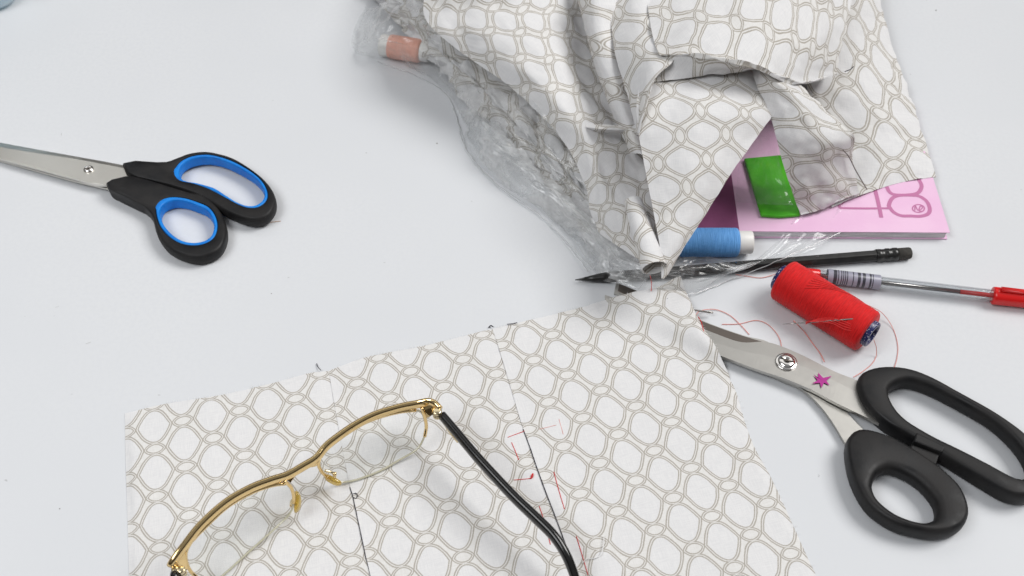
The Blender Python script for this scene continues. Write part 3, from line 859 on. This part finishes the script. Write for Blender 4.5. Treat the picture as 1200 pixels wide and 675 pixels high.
# wandering top layer of thread on the spool
for k in range(5):
    q = []
    for i in range(24):
        w = i/23; an = R(60+55*w+k*9); x = L*(.3+.5*w*(.6+.1*k)); rr = 12.0
        ax_ = np.cross(t, (0, 0, 1.)); bx_ = np.cross(ax_, t)
        q.append(a+t*x+(-ax_*math.cos(an)*-1+bx_*math.sin(an))*rr)
    MB().add(*tube(q, .16, 5)).build('loose_winding', M['red_strand'], rs)

a, b = P(796, 284, 8.2), P(865, 284, 8.2)
t = (b-a)/np.linalg.norm(b-a); L = np.linalg.norm(b-a)
bs = thing('thread_spool', ((a+b)/2)*np.array([1, 1, 0]), 'sky-blue thread spool with white core, poking out below the pointed fabric flap', 'spool', 'spools of sewing thread')
MB().add(*lathe(a, b, wound(a, b, 8.15, 0, 70), 48)).build('thread', M['blue_thread'], bs)
MB().add(*lathe(a, b, [(-7, 3.2), (-8, 3.8), (-8, 6.2), (-7, 6.5), (-.2, 6.5), (L+.2, 6.5), (L+7.0, 6.5), (L+7.8, 6.1), (L+7.8, 4.0), (L+6.5, 3.4)], 36)).build('core', M['white_plastic'], bs)

a, b = P(456, 54, 8), P(494, 60, 8.5)
t = (b-a)/np.linalg.norm(b-a); L = np.linalg.norm(b-a)
cs = thing('thread_spool', ((a+b)/2)*np.array([1, 1, 0]), 'coral thread spool with white end wrapped in the clear bag, far from the others', 'spool', 'spools of sewing thread')
MB().add(*lathe(a, b, wound(a, b, 7.8, 0, 40), 40)).build('thread', M['coral_thread'], cs)
MB().add(*lathe(a, b, [(-4.6, 3.4), (-5.4, 4.0), (-5.4, 6.9), (-4.8, 7.3), (-.2, 7.3), (L, 6.5), (L+5, 6.5), (L+5.5, 6.1), (L+5.5, 3.5)], 36)).build('core', M['white_plastic'], cs)

# ------------------------------------------------------------------ pencil
a, b = P(674, 328, 2.6), P(1067.5, 296.5, 3.5); a[2], b[2] = 2.6, 3.5
t = (b-a)/np.linalg.norm(b-a); L = np.linalg.norm(b-a)
pn = thing('pencil', ((a+b)/2)*np.array([1, 1, 0]), 'black pencil with dark eraser, passing under the clear bag and fabric tip', 'pencil')
a0 = a
MB().add(*lathe(a0, b, [(0, .25), (2.4, .6), (5.0, 1.05)], 14)).build('lead', M['graphite'], pn)
MB().add(*lathe(a0, b, [(5.0, 1.05), (10, 1.95), (15, 2.75), (18, 3.2)], 18)).build('sharpened_cone', M['pencil'], pn)
bevel(MB().add(*lathe(a0, b, [(17.6, 3.3), (L-20, 3.45)], 6)).build('shaft', M['pencil'], pn, smooth=False), .5, 3)
MB().add(*lathe(a0, b, [(L-20.3, 3.45), (L-20, 3.7), (L-17.5, 3.7), (L-17.2, 3.45), (L-15, 3.45), (L-14.6, 3.75), (L-13, 3.75), (L-12.6, 3.5), (L-11, 3.5), (L-10.6, 3.75), (L-8.2, 3.75), (L-8, 3.4)], 28)).build('ferrule', M['pencil'], pn)
MB().add(*lathe(a0, b, [(L-9, 3.35), (L-1.2, 3.35), (L-.4, 3.05), (L, 2.3)], 28)).build('eraser', M['eraser'], pn)
# worn silver lettering, too rubbed to read
fo = MB(); ax_ = np.cross(t, (0, 0, 1.)); ax_ /= np.linalg.norm(ax_)
x = L-100
while x < L-42:
    w = random.choice((.7, 1.1, 1.6))
    for kk in range(random.choice((1, 2))):
        hgt = random.uniform(.4, 1.0)
        c_ = a0+t*x-ax_*(1.2-kk*.8)+np.array([0, 0, 3.32-.35*(1.2-kk*.8)])
        e1, e2 = t*w/2, (-ax_*.95+np.array([0, 0, -.3]))*hgt*.35
        fo.add([c_-e1-e2, c_+e1-e2, c_+e1+e2, c_-e1+e2], [(0, 1, 2, 3)])
    x += w+random.choice((.6, .6, 1.0, 2.4))
fo.build('foil_print', M['foil'], pn, smooth=False)

# ------------------------------------------------------------------ ballpoint pen
a, b = P(969, 324.2, 4.6), P(1165, 346.6, 4.8); a[2] = b[2] = 4.9
t = (b-a)/np.linalg.norm(b-a); L = np.linalg.norm(b-a)
pe = thing('ballpoint_pen', ((a+b)/2)*np.array([1, 1, 0]), 'clear ballpoint pen with red cap and barcode sleeve, behind the red spool', 'pen')
MB().add(*lathe(a, b, [(0, 4.0), (.3, 4.05), (28, 4.05), (28.3, 3.9)], 32, cap=False)).build('sleeve', M['label'], pe)
solid(MB().add(*lathe(a, b, [(-4, 3.3), (29, 3.3), (L+3, 3.3)], 28, cap=False)).build('barrel', M['clear'], pe), .6, -1)
MB().add(*lathe(a, b, [(-6, 1.2), (30, 1.2), (L-18, 1.2)], 14)).build('refill', M['needle'], pe)
MB().add(*lathe(a, b, [(L-18, 1.25), (L+10, 1.25)], 14)).build('ink', M['red_plastic'], pe)
MB().add(*lathe(a, b, [(L-1, 4.4), (L-.6, 4.85), (L+1, 4.9), (L+48, 4.2), (L+55, 3.0), (L+56, 1.5)], 32)).build('cap', M['red_plastic'], pe)
MB().add(*tube([a+t*(L+30)+np.array([0, 0, 4.3]), a+t*(L+28)+np.array([0, 0, 5.6]), a+t*(L+2)+np.array([0, 0, 5.9])], 1.0, 8, flat=(1.6, .8))).build('clip', M['red_plastic'], pe)
MB().add(*lathe(a, b, [(-22, 2.0), (-20, 3.2), (-4.5, 3.3), (-4, 2.9)], 24)).build('end_plug', M['red_plastic'], pe)

# ------------------------------------------------------------------ needles and loose threads


def needle(pa, pb, r, label):
    a_, b_ = np.array(pa), np.array(pb); l = np.linalg.norm(b_-a_)
    o = MB().add(*lathe(a_, b_, [(0, .05), (6, r*.75), (l*.5, r), (l-4, r*1.1), (l-2, r*1.35), (l-.5, r*1.1), (l, r*.3)], 10)).build('needle', M['needle'], origin=(a_+b_)/2)
    return tag(o, label, 'needle', 'sewing needles')


needle(P(917, 380, 13.5), P(1004, 373.5, 21.8), .42, 'fine steel needle lying across the top of the red thread spool')
needle(P(796, 361, 5.6), P(836, 366.5, 3.2), .5, 'short dark needle poking out from under the sewn cloth corner')
TG = 'loose red threads'
strand([(814, 372, 5.2), (818, 366, 4.0), (826, 363, 2), (840, 363, .6), (856, 370, .4), (870, 383, .4), (878, 392, .4)], .21, M['faint_strand'], 'loose_thread', None, 'thin pinkish thread curling from the cloth corner past the dark needle', group=TG)
strand([(818, 371, 5.6), (822, 378, 6.6), (825, 390, 6.6), (827, 400, 5.8), (828, 412, 2.5)], .22, M['red_strand'], 'loose_thread', None, 'short red thread hanging over the blade at the cloth edge', group=TG)
strand([(846, 380, .4), (866, 379.5, .4), (885, 375.5, .4), (898, 379, .4), (908, 388, .4), (914, 398, .4), (916, 408, .6), (917, 414, 2)], .21, M['faint_strand'], 'loose_thread', None, 'pale red thread arching on the tabletop towards the scissors screw', group=TG)
strand([(930, 376, 11), (942, 388, 2), (952, 402, .5), (961, 414, .4), (966, 424, 1)], .28, M['faint_strand'], 'loose_thread', None, 'double red thread running from spool underside to the scissors blade', group=TG)
strand([(1024, 398, 11), (1027, 408, 5), (1026.5, 418, .6), (1021, 427, .4), (1010, 436, .5), (1000, 442, 3)], .21, M['faint_strand'], 'loose_thread', None, 'pale thread from the navy spool end curling down to the black handle', group=TG)
strand([(1006, 353, 20.5), (1018, 358, 14), (1034, 367, 4), (1046, 384, .5), (1052, 404, .4), (1051, 420, .4), (1047, 433, .6)], .18, M['faint_strand'], 'loose_thread', None, 'faint thread making a wide arc right of the red spool', group=TG)
strand([(862, 321.5, .5), (878, 324, .4), (892, 325.5, .4), (906, 322, 1), (918, 318, 3)], .2, M['faint_strand'], 'loose_thread', None, 'red thread end lying between the pencil and the red spool', group=TG)
strand([(761, 320, 4.5), (763.5, 331, 4.6), (763, 341, 5.5)], .2, M['red_strand'], 'loose_thread', None, 'tiny red thread above the cloth edge under the rolled fabric tip', group=TG)
strand([(302, 260.5, .4), (315, 260.5, .3), (329, 259, .3)], .16, mat('tan strand', (.55, .33, .2), .7), 'loose_thread', None, 'tiny tan thread scrap on bare tabletop beside the blue-lined handles')
for k in range(4):   # tangle of thread caught on the needle
    strand([(944, 380-k, 17.5+k*.4), (958, 374+k, 20.5), (975, 373+2*k, 21.5-.3*k), (990, 377+k*3, 20.8-k*.5), (1008, 386+k, 18-k)], .18, M['red_strand'], 'loose_winding', rs)

# ------------------------------------------------------------------ rumpled fabric
hp = thing('rumpled_fabric', P(800, 150), 'heap of rumpled pale cotton with taupe chain print spilling from the clear bag', 'fabric')
FB = M['fabric']
# left drape
sheet('fold', [
    [(430, -110, 2), (500, -112, 20), (590, -115, 26), (680, -115, 24), (740, -110, 10)],
    [(488, -35, 52), (540, -35, 62), (600, -35, 64), (660, -35, 56), (705, -30, 46)],
    [(496, 18, 50), (545, 10, 58), (600, 6, 62), (655, 3, 56), (698, 5, 44)],
    [(534, 58, 44), (580, 50, 55), (630, 45, 57), (670, 42, 47), (706, 45, 37)],
    [(597, 103, 39), (632, 95, 48), (665, 90, 46), (695, 85, 37), (724, 90, 31)],
    [(654, 160, 31), (680, 150, 40), (700, 145, 38), (724, 140, 31), (750, 140, 27)],
    [(682, 215, 26), (700, 205, 33), (718, 200, 32), (742, 200, 29), (768, 205, 27)],
    [(688, 248, 19), (710, 246, 26), (730, 244, 30), (752, 242, 30), (776, 245, 29)],
    [(697, 273, 13), (714, 283, 18), (735, 296, 22), (756, 305, 25), (778, 314, 25)]],
    FB, hp, 10, 10, 66, (9, 3), ((3.0, 28, True, 1), (1.3, 11, True, 2)), pat=((606.7, 68.3), (36.7, -35), (40, 35)))
# soft standing fold between the drape and the pointed flap
sheet('fold', [
    [(668, -40, 56), (680, -42, 68), (700, -42, 72), (722, -40, 68), (740, -38, 56)],
    [(678, 6, 58), (686, 4, 66), (702, 2, 70), (722, 2, 67), (738, 4, 58)],
    [(684, 30, 54), (690, 27, 62.5), (705, 24, 66), (722, 25, 62), (738, 28, 55)],
    [(694, 70, 49), (700, 68, 57), (714, 66, 60), (728, 66, 57), (744, 70, 50)],
    [(708, 110, 44), (714, 108, 51), (725, 107, 54), (738, 108, 51), (752, 112, 46)],
    [(722, 145, 39), (728, 144, 45), (737, 144, 47.5), (748, 145, 45), (760, 150, 41)],
    [(738, 180, 34), (744, 180, 38), (750, 180, 40), (758, 182, 39), (766, 184, 36)]],
    FB, hp, 9, 9, 84, (4, 8), ((.7, 14, False, 5), (.6, 7, True, 6)), pat=((695, 56), (15, 48), (42, -8)))
# small cross fold on the drape
sheet('fold', [
    [(688, 143, 38), (702, 145, 40), (718, 146, 41), (734, 146, 43), (748, 146, 49)],
    [(686, 149, 38.5), (702, 151, 42), (718, 152, 43), (734, 152, 45), (748, 154, 50)],
    [(690, 154, 34), (704, 156, 36), (720, 157, 36), (734, 157, 38), (748, 159, 46)]],
    FB, hp, 8, 6, 20, (2, 1), ((.5, 8, True, 6),))
# rolled tip
tp = [P(742, 236, 37), P(752, 268, 36.5), P(760, 293, 35.5), P(767, 314, 34)]
pth = cr(tp, 26); V, Fc, UV = [], [], []
tt = np.gradient(pth, axis=0)
for i, q in enumerate(pth):
    d = tt[i]/np.linalg.norm(tt[i]); a_ = np.cross(d, (0, 0, 1)); a_ /= np.linalg.norm(a_); b_ = np.cross(a_, d)
    for j in range(40):
        an = R(-40+400*j/39); rr = (4.8+1.9*i/25)*(1-.07*j/39)
        V.append(q+a_*math.cos(an)*rr+b_*math.sin(an)*rr*.85); UV.append((i*1.5, an*rr))
solid(obj('rolled_tip', V, grid_faces(26, 40), FB, hp, uv=UV), .35, 0)
# pointed flap
sheet('pointed_flap', [
    [(752, 48, 66), (790, 50, 72), (830, 52, 76), (868, 56, 72), (902, 66, 62)],
    [(752, 84, 69), (788, 84, 70.5), (826, 88, 72), (868, 92, 70), (905, 105, 61)],
    [(746, 120, 67), (784, 118, 70), (825, 120, 73), (868, 124, 69), (906, 135, 59)],
    [(748, 155, 62), (783, 150, 67), (820, 148, 69), (858, 148, 66), (893, 154, 57)],
    [(757, 205, 54), (783, 202, 57), (808, 200, 59), (833, 200, 57), (858, 203, 52)],
    [(767, 256, 44), (783, 254, 46), (798, 253, 47), (813, 252, 46), (829, 251, 43)],
    [(774, 296, 37.5), (780, 296, 38), (787, 295, 38), (794, 294, 37), (801, 293, 35)],
    [(775, 326, 30), (778, 326.5, 30), (780, 326, 30), (782, 325, 29.5), (785, 322, 29)]],
    FB, hp, 10, 10, 96, (5, 6), ((1.5, 26, True, 11), (.5, 8, True, 12)), pat=((796, 157), (8.6, 59), (59.5, -4.8)))
# lit band left of the flap
sheet('fold', [
    [(708, -45, 60), (728, -45, 66), (748, -45, 70), (772, -45, 70)],
    [(713, 0, 64), (730, 0, 69), (748, 0, 73), (772, 0, 72)],
    [(717, 36, 63), (736, 36, 69), (754, 36, 73), (776, 38, 74)],
    [(721, 66, 62), (742, 66, 70), (766, 67, 77), (790, 68, 79)],
    [(733, 105, 58), (744, 104, 65), (757, 98, 73), (768, 90, 77)],
    [(742, 140, 56), (745, 138, 61), (750, 134, 67), (756, 126, 71)],
    [(746, 157, 57), (747, 157, 60), (748, 156, 62), (749, 155, 63)]],
    FB, hp, 9, 9, 100, (8, 2), ((.8, 20, False, 13), (.4, 7, True, 14)), pat=((749, 58), (24, 46), (46, -20)))
# upper sheet whose near edge rolls under
sheet('fold', [
    [(735, -135, 10), (815, -138, 16), (880, -138, 16), (950, -135, 10), (1010, -130, 2)],
    [(750, -60, 62), (815, -60, 68), (880, -60, 68), (945, -60, 58), (1010, -55, 34)],
    [(758, 0, 74), (820, -2, 81), (885, -2, 81), (945, 0, 69), (1000, 4, 44)],
    [(764, 38, 78), (822, 36, 86), (885, 40, 86), (940, 50, 74), (990, 52, 46)],
    [(772, 62, 80), (828, 62, 87.5), (884, 73, 86), (930, 88, 70), (985, 82, 43)],
    [(780, 67, 79), (832, 69, 86.5), (884, 80, 84.5), (935, 98, 67), (985, 90, 40)],
    [(772, 76, 75), (828, 80, 80), (884, 84, 79), (935, 99, 62), (978, 93, 36)],
    [(764, 93, 72), (824, 92, 73), (884, 86, 72), (930, 92, 56), (970, 90, 32)]],
    FB, hp, 10, 9, 112, (3, 9), ((2.4, 24, True, 15), (.9, 9, True, 16)), pat=((824, 17), (36, 46), (48, -36)))
# strand that falls towards the notebook
sheet('fold', [
    [(874, 66, 70), (888, 64, 77), (904, 64, 76), (924, 70, 66)],
    [(881, 92, 69), (893, 88, 75), (910, 86, 75), (934, 92, 64)],
    [(894, 118, 63), (912, 110, 69), (934, 108, 70), (962, 118, 57)],
    [(906, 150, 54), (928, 142, 60), (954, 136, 62), (984, 140, 52)],
    [(915, 185, 42), (940, 176, 48), (970, 167, 52), (1003, 159, 46)],
    [(927, 220, 26), (950, 210, 31), (975, 199, 33), (1002, 186, 27)],
    [(937, 246, 12), (962, 240, 13), (985, 233, 13.5), (1008, 222, 13)],
    [(941, 252, 9.5), (964, 246, 9.5), (987, 238, 9.8), (1010, 228, 10)]],
    FB, hp, 10, 10, 112, (2, 5), ((1.8, 18, True, 17), (.7, 8, True, 18)), pat=((973, 184), (32, -44), (52, 28)))
# right-hand sheet lying down to the notebook
sheet('fold', [
    [(900, -125, 6), (960, -125, 8), (1000, -122, 6), (1020, -120, 1.5)],
    [(925, -40, 50), (965, -40, 42), (1000, -38, 31), (1029, -36, 17)],
    [(938, 30, 50), (975, 32, 40), (1010, 32, 28), (1042, 30, 14)],
    [(945, 78, 38), (983, 80, 31), (1020, 78, 24), (1057, 76, 11)],
    [(950, 118, 26), (988, 118, 23), (1030, 118, 20), (1071, 118, 9.5)],
    [(958, 155, 17), (1000, 157, 13), (1042, 155, 14), (1083, 153, 8.6)],
    [(968, 205, 11), (1008, 200, 11), (1050, 192, 11), (1093, 186, 8)],
    [(976, 240, 9.5), (1012, 226, 9), (1052, 213, 8.2), (1098, 205, 7.6)]],
    FB, hp, 10, 10, 22, (7, 1), ((2.2, 22, True, 19), (1.0, 9, True, 20)), zmin=.8, pat=((1025, 43), (36.6, 7), (14.6, 53)))
# crumpled part still inside the bag
sheet('inner_crumple', [
    [(405, -70, 1), (440, -72, 12), (480, -74, 22), (540, -74, 26), (640, -60, 30)],
    [(412, -20, 8), (445, -22, 26), (485, -20, 38), (540, -10, 38), (640, 0, 36)],
    [(452, 24, 14), (480, 22, 26), (510, 25, 30), (560, 35, 34), (650, 40, 34)],
    [(490, 66, 14), (512, 60, 24), (540, 58, 27), (590, 66, 31), (670, 75, 28)],
    [(522, 103, 8), (548, 94, 20), (575, 92, 24), (620, 105, 27), (690, 110, 22)],
    [(552, 138, 4), (578, 128, 16), (605, 128, 20), (645, 140, 21), (710, 150, 18)],
    [(592, 182, 2), (614, 172, 12), (638, 174, 16), (670, 185, 17), (725, 195, 15)],
    [(648, 240, 1.5), (660, 230, 8), (674, 226, 11), (696, 232, 12), (735, 245, 12)],
    [(676, 276, 1.5), (686, 270, 6), (698, 266, 7), (712, 268, 8), (742, 280, 8)]],
    FB, hp, 10, 11, 40, (1, 4), ((12, 17, True, 21), (5, 8, True, 22)))
strand([(988, 176, 42), (995, 184, 34), (1003, 200, 24), (1016, 222, 12)], .3, mat('grey strand', (.16, .14, .13), .7), 'thread_tail', hp)
strand([(990, 84, 44.5), (997, 81, 43.5), (1000, 78, 43)], .3, M['black_strand'], 'thread_tail', hp)

# ------------------------------------------------------------------ clear bag
bag = [
    [(424, 6, 1.2), (446, 0, 20), (466, -8, 34), (490, -20, 48)],
    [(411, 34, 1), (436, 28, 18), (462, 14, 34), (498, 4, 48)],
    [(411, 64, .8), (434, 44, 20), (466, 34, 26), (506, 26, 44)],
    [(442, 72, .8), (462, 54, 20), (484, 46, 27), (520, 42, 43)],
    [(486, 88, .8), (500, 74, 16), (516, 66, 28), (548, 60, 42)],
    [(522, 110, .8), (536, 100, 15), (556, 90, 30), (590, 86, 42)],
    [(537, 142, .8), (552, 128, 16), (580, 116, 32), (622, 116, 40)],
    [(545, 172, .8), (568, 156, 18), (600, 148, 30), (650, 150, 35)],
    [(578, 212, .8), (605, 198, 15), (632, 192, 24), (676, 196, 28)],
    [(628, 248, .8), (648, 236, 10), (668, 228, 18), (698, 236, 22)],
    [(664, 286, .8), (684, 272, 10), (702, 266, 16), (730, 274, 20)],
    [(690, 318, 2.5), (708, 304, 12), (726, 294, 16), (752, 296, 18)],
    [(716, 332, 6.5), (732, 322, 12), (752, 312, 16), (776, 304, 19)],
    [(766, 340, 7), (780, 331, 11), (794, 320, 18), (806, 298, 21)],
    [(812, 344, 2), (822, 330, 9), (832, 316, 12), (838, 302, 16)],
    [(862, 326, 1), (868, 317, 9), (875, 309, 9.5), (880, 300, 6)],
    [(920, 302, 9), (924, 291, 7.5), (928, 280, 7), (926, 262, 7.6)],
    [(985, 272, 6.8), (980, 262, 7.4), (968, 246, 8), (950, 226, 12)],
    [(1012, 252, 6.8), (1004, 246, 7.2), (990, 236, 8), (968, 216, 14)]]
pb = thing('plastic_bag', P(620, 230), 'crumpled clear plastic bag around the rumpled fabric, open mouth spread on the table', 'bag')
sheet('film', bag, M['film'], pb, 14, 11, 0, (0, 0), ((4.2, 14, True, 31), (1.1, 5, True, 32)), thick=0, zmin=.4, aniso=(.55, .8))
# second, inner layer bunched along the table edge of the bag
sheet('film', [
    [(531, 128, .6), (548, 124, 10), (566, 128, 14), (588, 142, 12)],
    [(540, 150, .6), (556, 146, 14), (576, 150, 20), (602, 160, 17)],
    [(552, 184, .6), (572, 176, 14), (594, 176, 20), (622, 182, 18)],
    [(588, 222, .6), (606, 212, 12), (628, 208, 18), (652, 210, 17)],
    [(636, 256, .6), (650, 246, 9), (664, 240, 14), (684, 242, 14)],
    [(676, 296, .6), (690, 284, 9), (702, 276, 13), (722, 278, 15)],
    [(704, 322, 6), (716, 310, 12), (730, 300, 16), (750, 298, 16)],
    [(748, 340, 6), (756, 328, 11), (768, 314, 14), (784, 302, 16)]],
    M['film_milky'], pb, 14, 11, 0, (0, 0), ((4.6, 8, True, 41), (1.6, 4.2, True, 42)), thick=0, zmin=.4, aniso=(.9, .4))
for crv in ([q[0] for q in bag[3:12]], [(531, 128, .7), (540, 150, .7), (552, 184, .7), (588, 222, .7), (636, 256, .7), (676, 296, .8), (696, 314, 4)], [(782, 350, 5.5), (812, 344, 2.2), (862, 326, 1.2), (920, 302, 9.2), (985, 272, 7.0)]):
    pth = cr(PL(crv), 160)
    pth = np.array([q+np.array([1.1*fbm(q, 7, 2, 51), 1.1*fbm(q, 7, 2, 52), .35*abs(fbm(q, 5, 2, 53))]) for q in pth])
    MB().add(*tube(pth, [.22+.18*abs(fbm(q, 6, 2, 54)) for q in pth], 6)).build('film_edge', M['film_edge'], pb)
# scrap of the bag's mouth between the flap and the falling strand
sheet('film', [
    [(868, 160, 34), (886, 150, 40), (904, 145, 44), (916, 150, 42)],
    [(866, 182, 24), (884, 176, 30), (900, 174, 32), (912, 178, 30)],
    [(864, 206, 13), (882, 203, 15), (898, 204, 17), (918, 206, 17)],
    [(862, 236, 9.5), (882, 238, 9.5), (906, 240, 9.5), (930, 240, 9.5)]],
    M['film'], pb, 12, 10, 0, (0, 0), ((1.6, 10, True, 43), (1.0, 4, True, 44)), thick=0, zmin=8.8)

# ------------------------------------------------------------------ bottle at the far left
c = P(-20, -8, 0)
bt = thing('plastic_bottle', c*np.array([1, 1, 0]), 'pale blue clear plastic bottle standing at the far left corner of the table', 'bottle')
up_ = np.array([0.001, 0, 1.])
pf = [(3.5, 2), (2.2, 12), (.8, 18), (.6, 24), (2.5, 28), (7, 30.5), (14, 31), (18, 30.4), (22, 31), (40, 31), (46, 30.2), (52, 31), (80, 31), (110, 27), (135, 14), (145, 12), (160, 12)]
v, f, uv = lathe(c, c+up_, pf, 40)
for i, q in enumerate(v):
    an = (i % 40)/40*2*math.pi; x = pf[i//40][0]
    k_ = 1+.045*math.cos(an*5)*(1 if x < 12 else 0)
    v[i] = c+(q-c)*np.array([k_, k_, 1])
MB().add(v, f, uv).build('shell', M['bottle'], bt)
MB().add(*lathe(c, c+up_, [(152, 13.2), (152.2, 14), (166, 14), (167, 13)], 30)).build('screw_cap', M['white_plastic'], bt)

# ------------------------------------------------------------------ lint and dust on the table
li = MB(); rng = random.Random(9)
for _ in range(26):
    q = P(rng.uniform(-40, 1240), rng.uniform(-40, 700), .15)
    if rng.random() < .5:
        an = rng.uniform(0, 6.28); l = rng.uniform(.4, 1.5); d = np.array([math.cos(an), math.sin(an), 0])
        li.add(*tube(cr([q-d*l, q+np.array([rng.uniform(-.5, .5), rng.uniform(-.5, .5), .1]), q+d*l], 8), .055, 4))
    else:
        r_ = rng.uniform(.1, .28)
        li.add(*lathe(q, q+np.array([0, 0, .3]), [(-.1, r_), (.05, r_), (.15, r_*.5)], 6))
for (x, y, r_) in ((512, 168, .55), (1097, 12, .6), (1003, 378, .3), (318, 344, .25), (70, 596, .3)):
    q = P(x, y, .1); li.add(*lathe(q, q+np.array([0, 0, .3]), [(-.1, r_), (.1, r_*.9), (.25, r_*.4)], 7))
o = li.build('lint', mat('grey lint', (.30, .29, .28), .9)); o['kind'] = 'stuff'; tag(o, 'tiny grey lint fibres and dust specks scattered over the tabletop', 'lint')

# ------------------------------------------------------------------ light
w = bpy.data.worlds.new('World'); SC.world = w; w.use_nodes = True
nt = w.node_tree; bg = nt.nodes['Background']
tc = nt.nodes.new('ShaderNodeTexCoord'); sp = nt.nodes.new('ShaderNodeSeparateXYZ'); nt.links.new(tc.outputs['Generated'], sp.inputs[0])
zz_ = N(nt, sp.outputs[2]); xx_ = N(nt, sp.outputs[0])
nt.links.new(mixcol(nt, zz_.ramp(.25, .8), (.19, .165, .14), (.96, .97, 1.0)), bg.inputs[0])
bg.inputs[1].default_value = .23


def area(name, loc, target, sx, sy, power, col):
    d = bpy.data.lights.new(name, 'AREA'); d.shape = 'RECTANGLE'; d.size = sx; d.size_y = sy; d.energy = power; d.color = col
    o = bpy.data.objects.new(name, d); COL.objects.link(o)
    o.location = loc; o.rotation_euler = (Vector(target)-Vector(loc)).to_track_quat('-Z', 'Y').to_euler()
    return o


area('ceiling_lamp_key', (2.9, 1.32, 3.40), (0, .45, 0), 2.1, 2.1, 165, (1, .985, .965))
area('ceiling_lamp_fill', (-.85, -.15, 1.45), (-.1, .35, 0), 1.1, .7, 14.5, (.97, .985, 1))
area('added_reflection_panel', (-.35, 1.85, 1.9), (-.35, 1.25, 0), 3.3, 1.0, 8, (1, .99, .97))  # unseen panel added so the steel blades reflect something bright

SC.render.engine = 'CYCLES'
SC.cycles.use_denoising = True
SC.cycles.max_bounces = 10; SC.cycles.transparent_max_bounces = 24
SC.cycles.sample_clamp_indirect = 6
SC.view_settings.view_transform = 'Standard'; SC.view_settings.look = 'None'
SC.view_settings.exposure = 0.02; SC.view_settings.gamma = 1.0
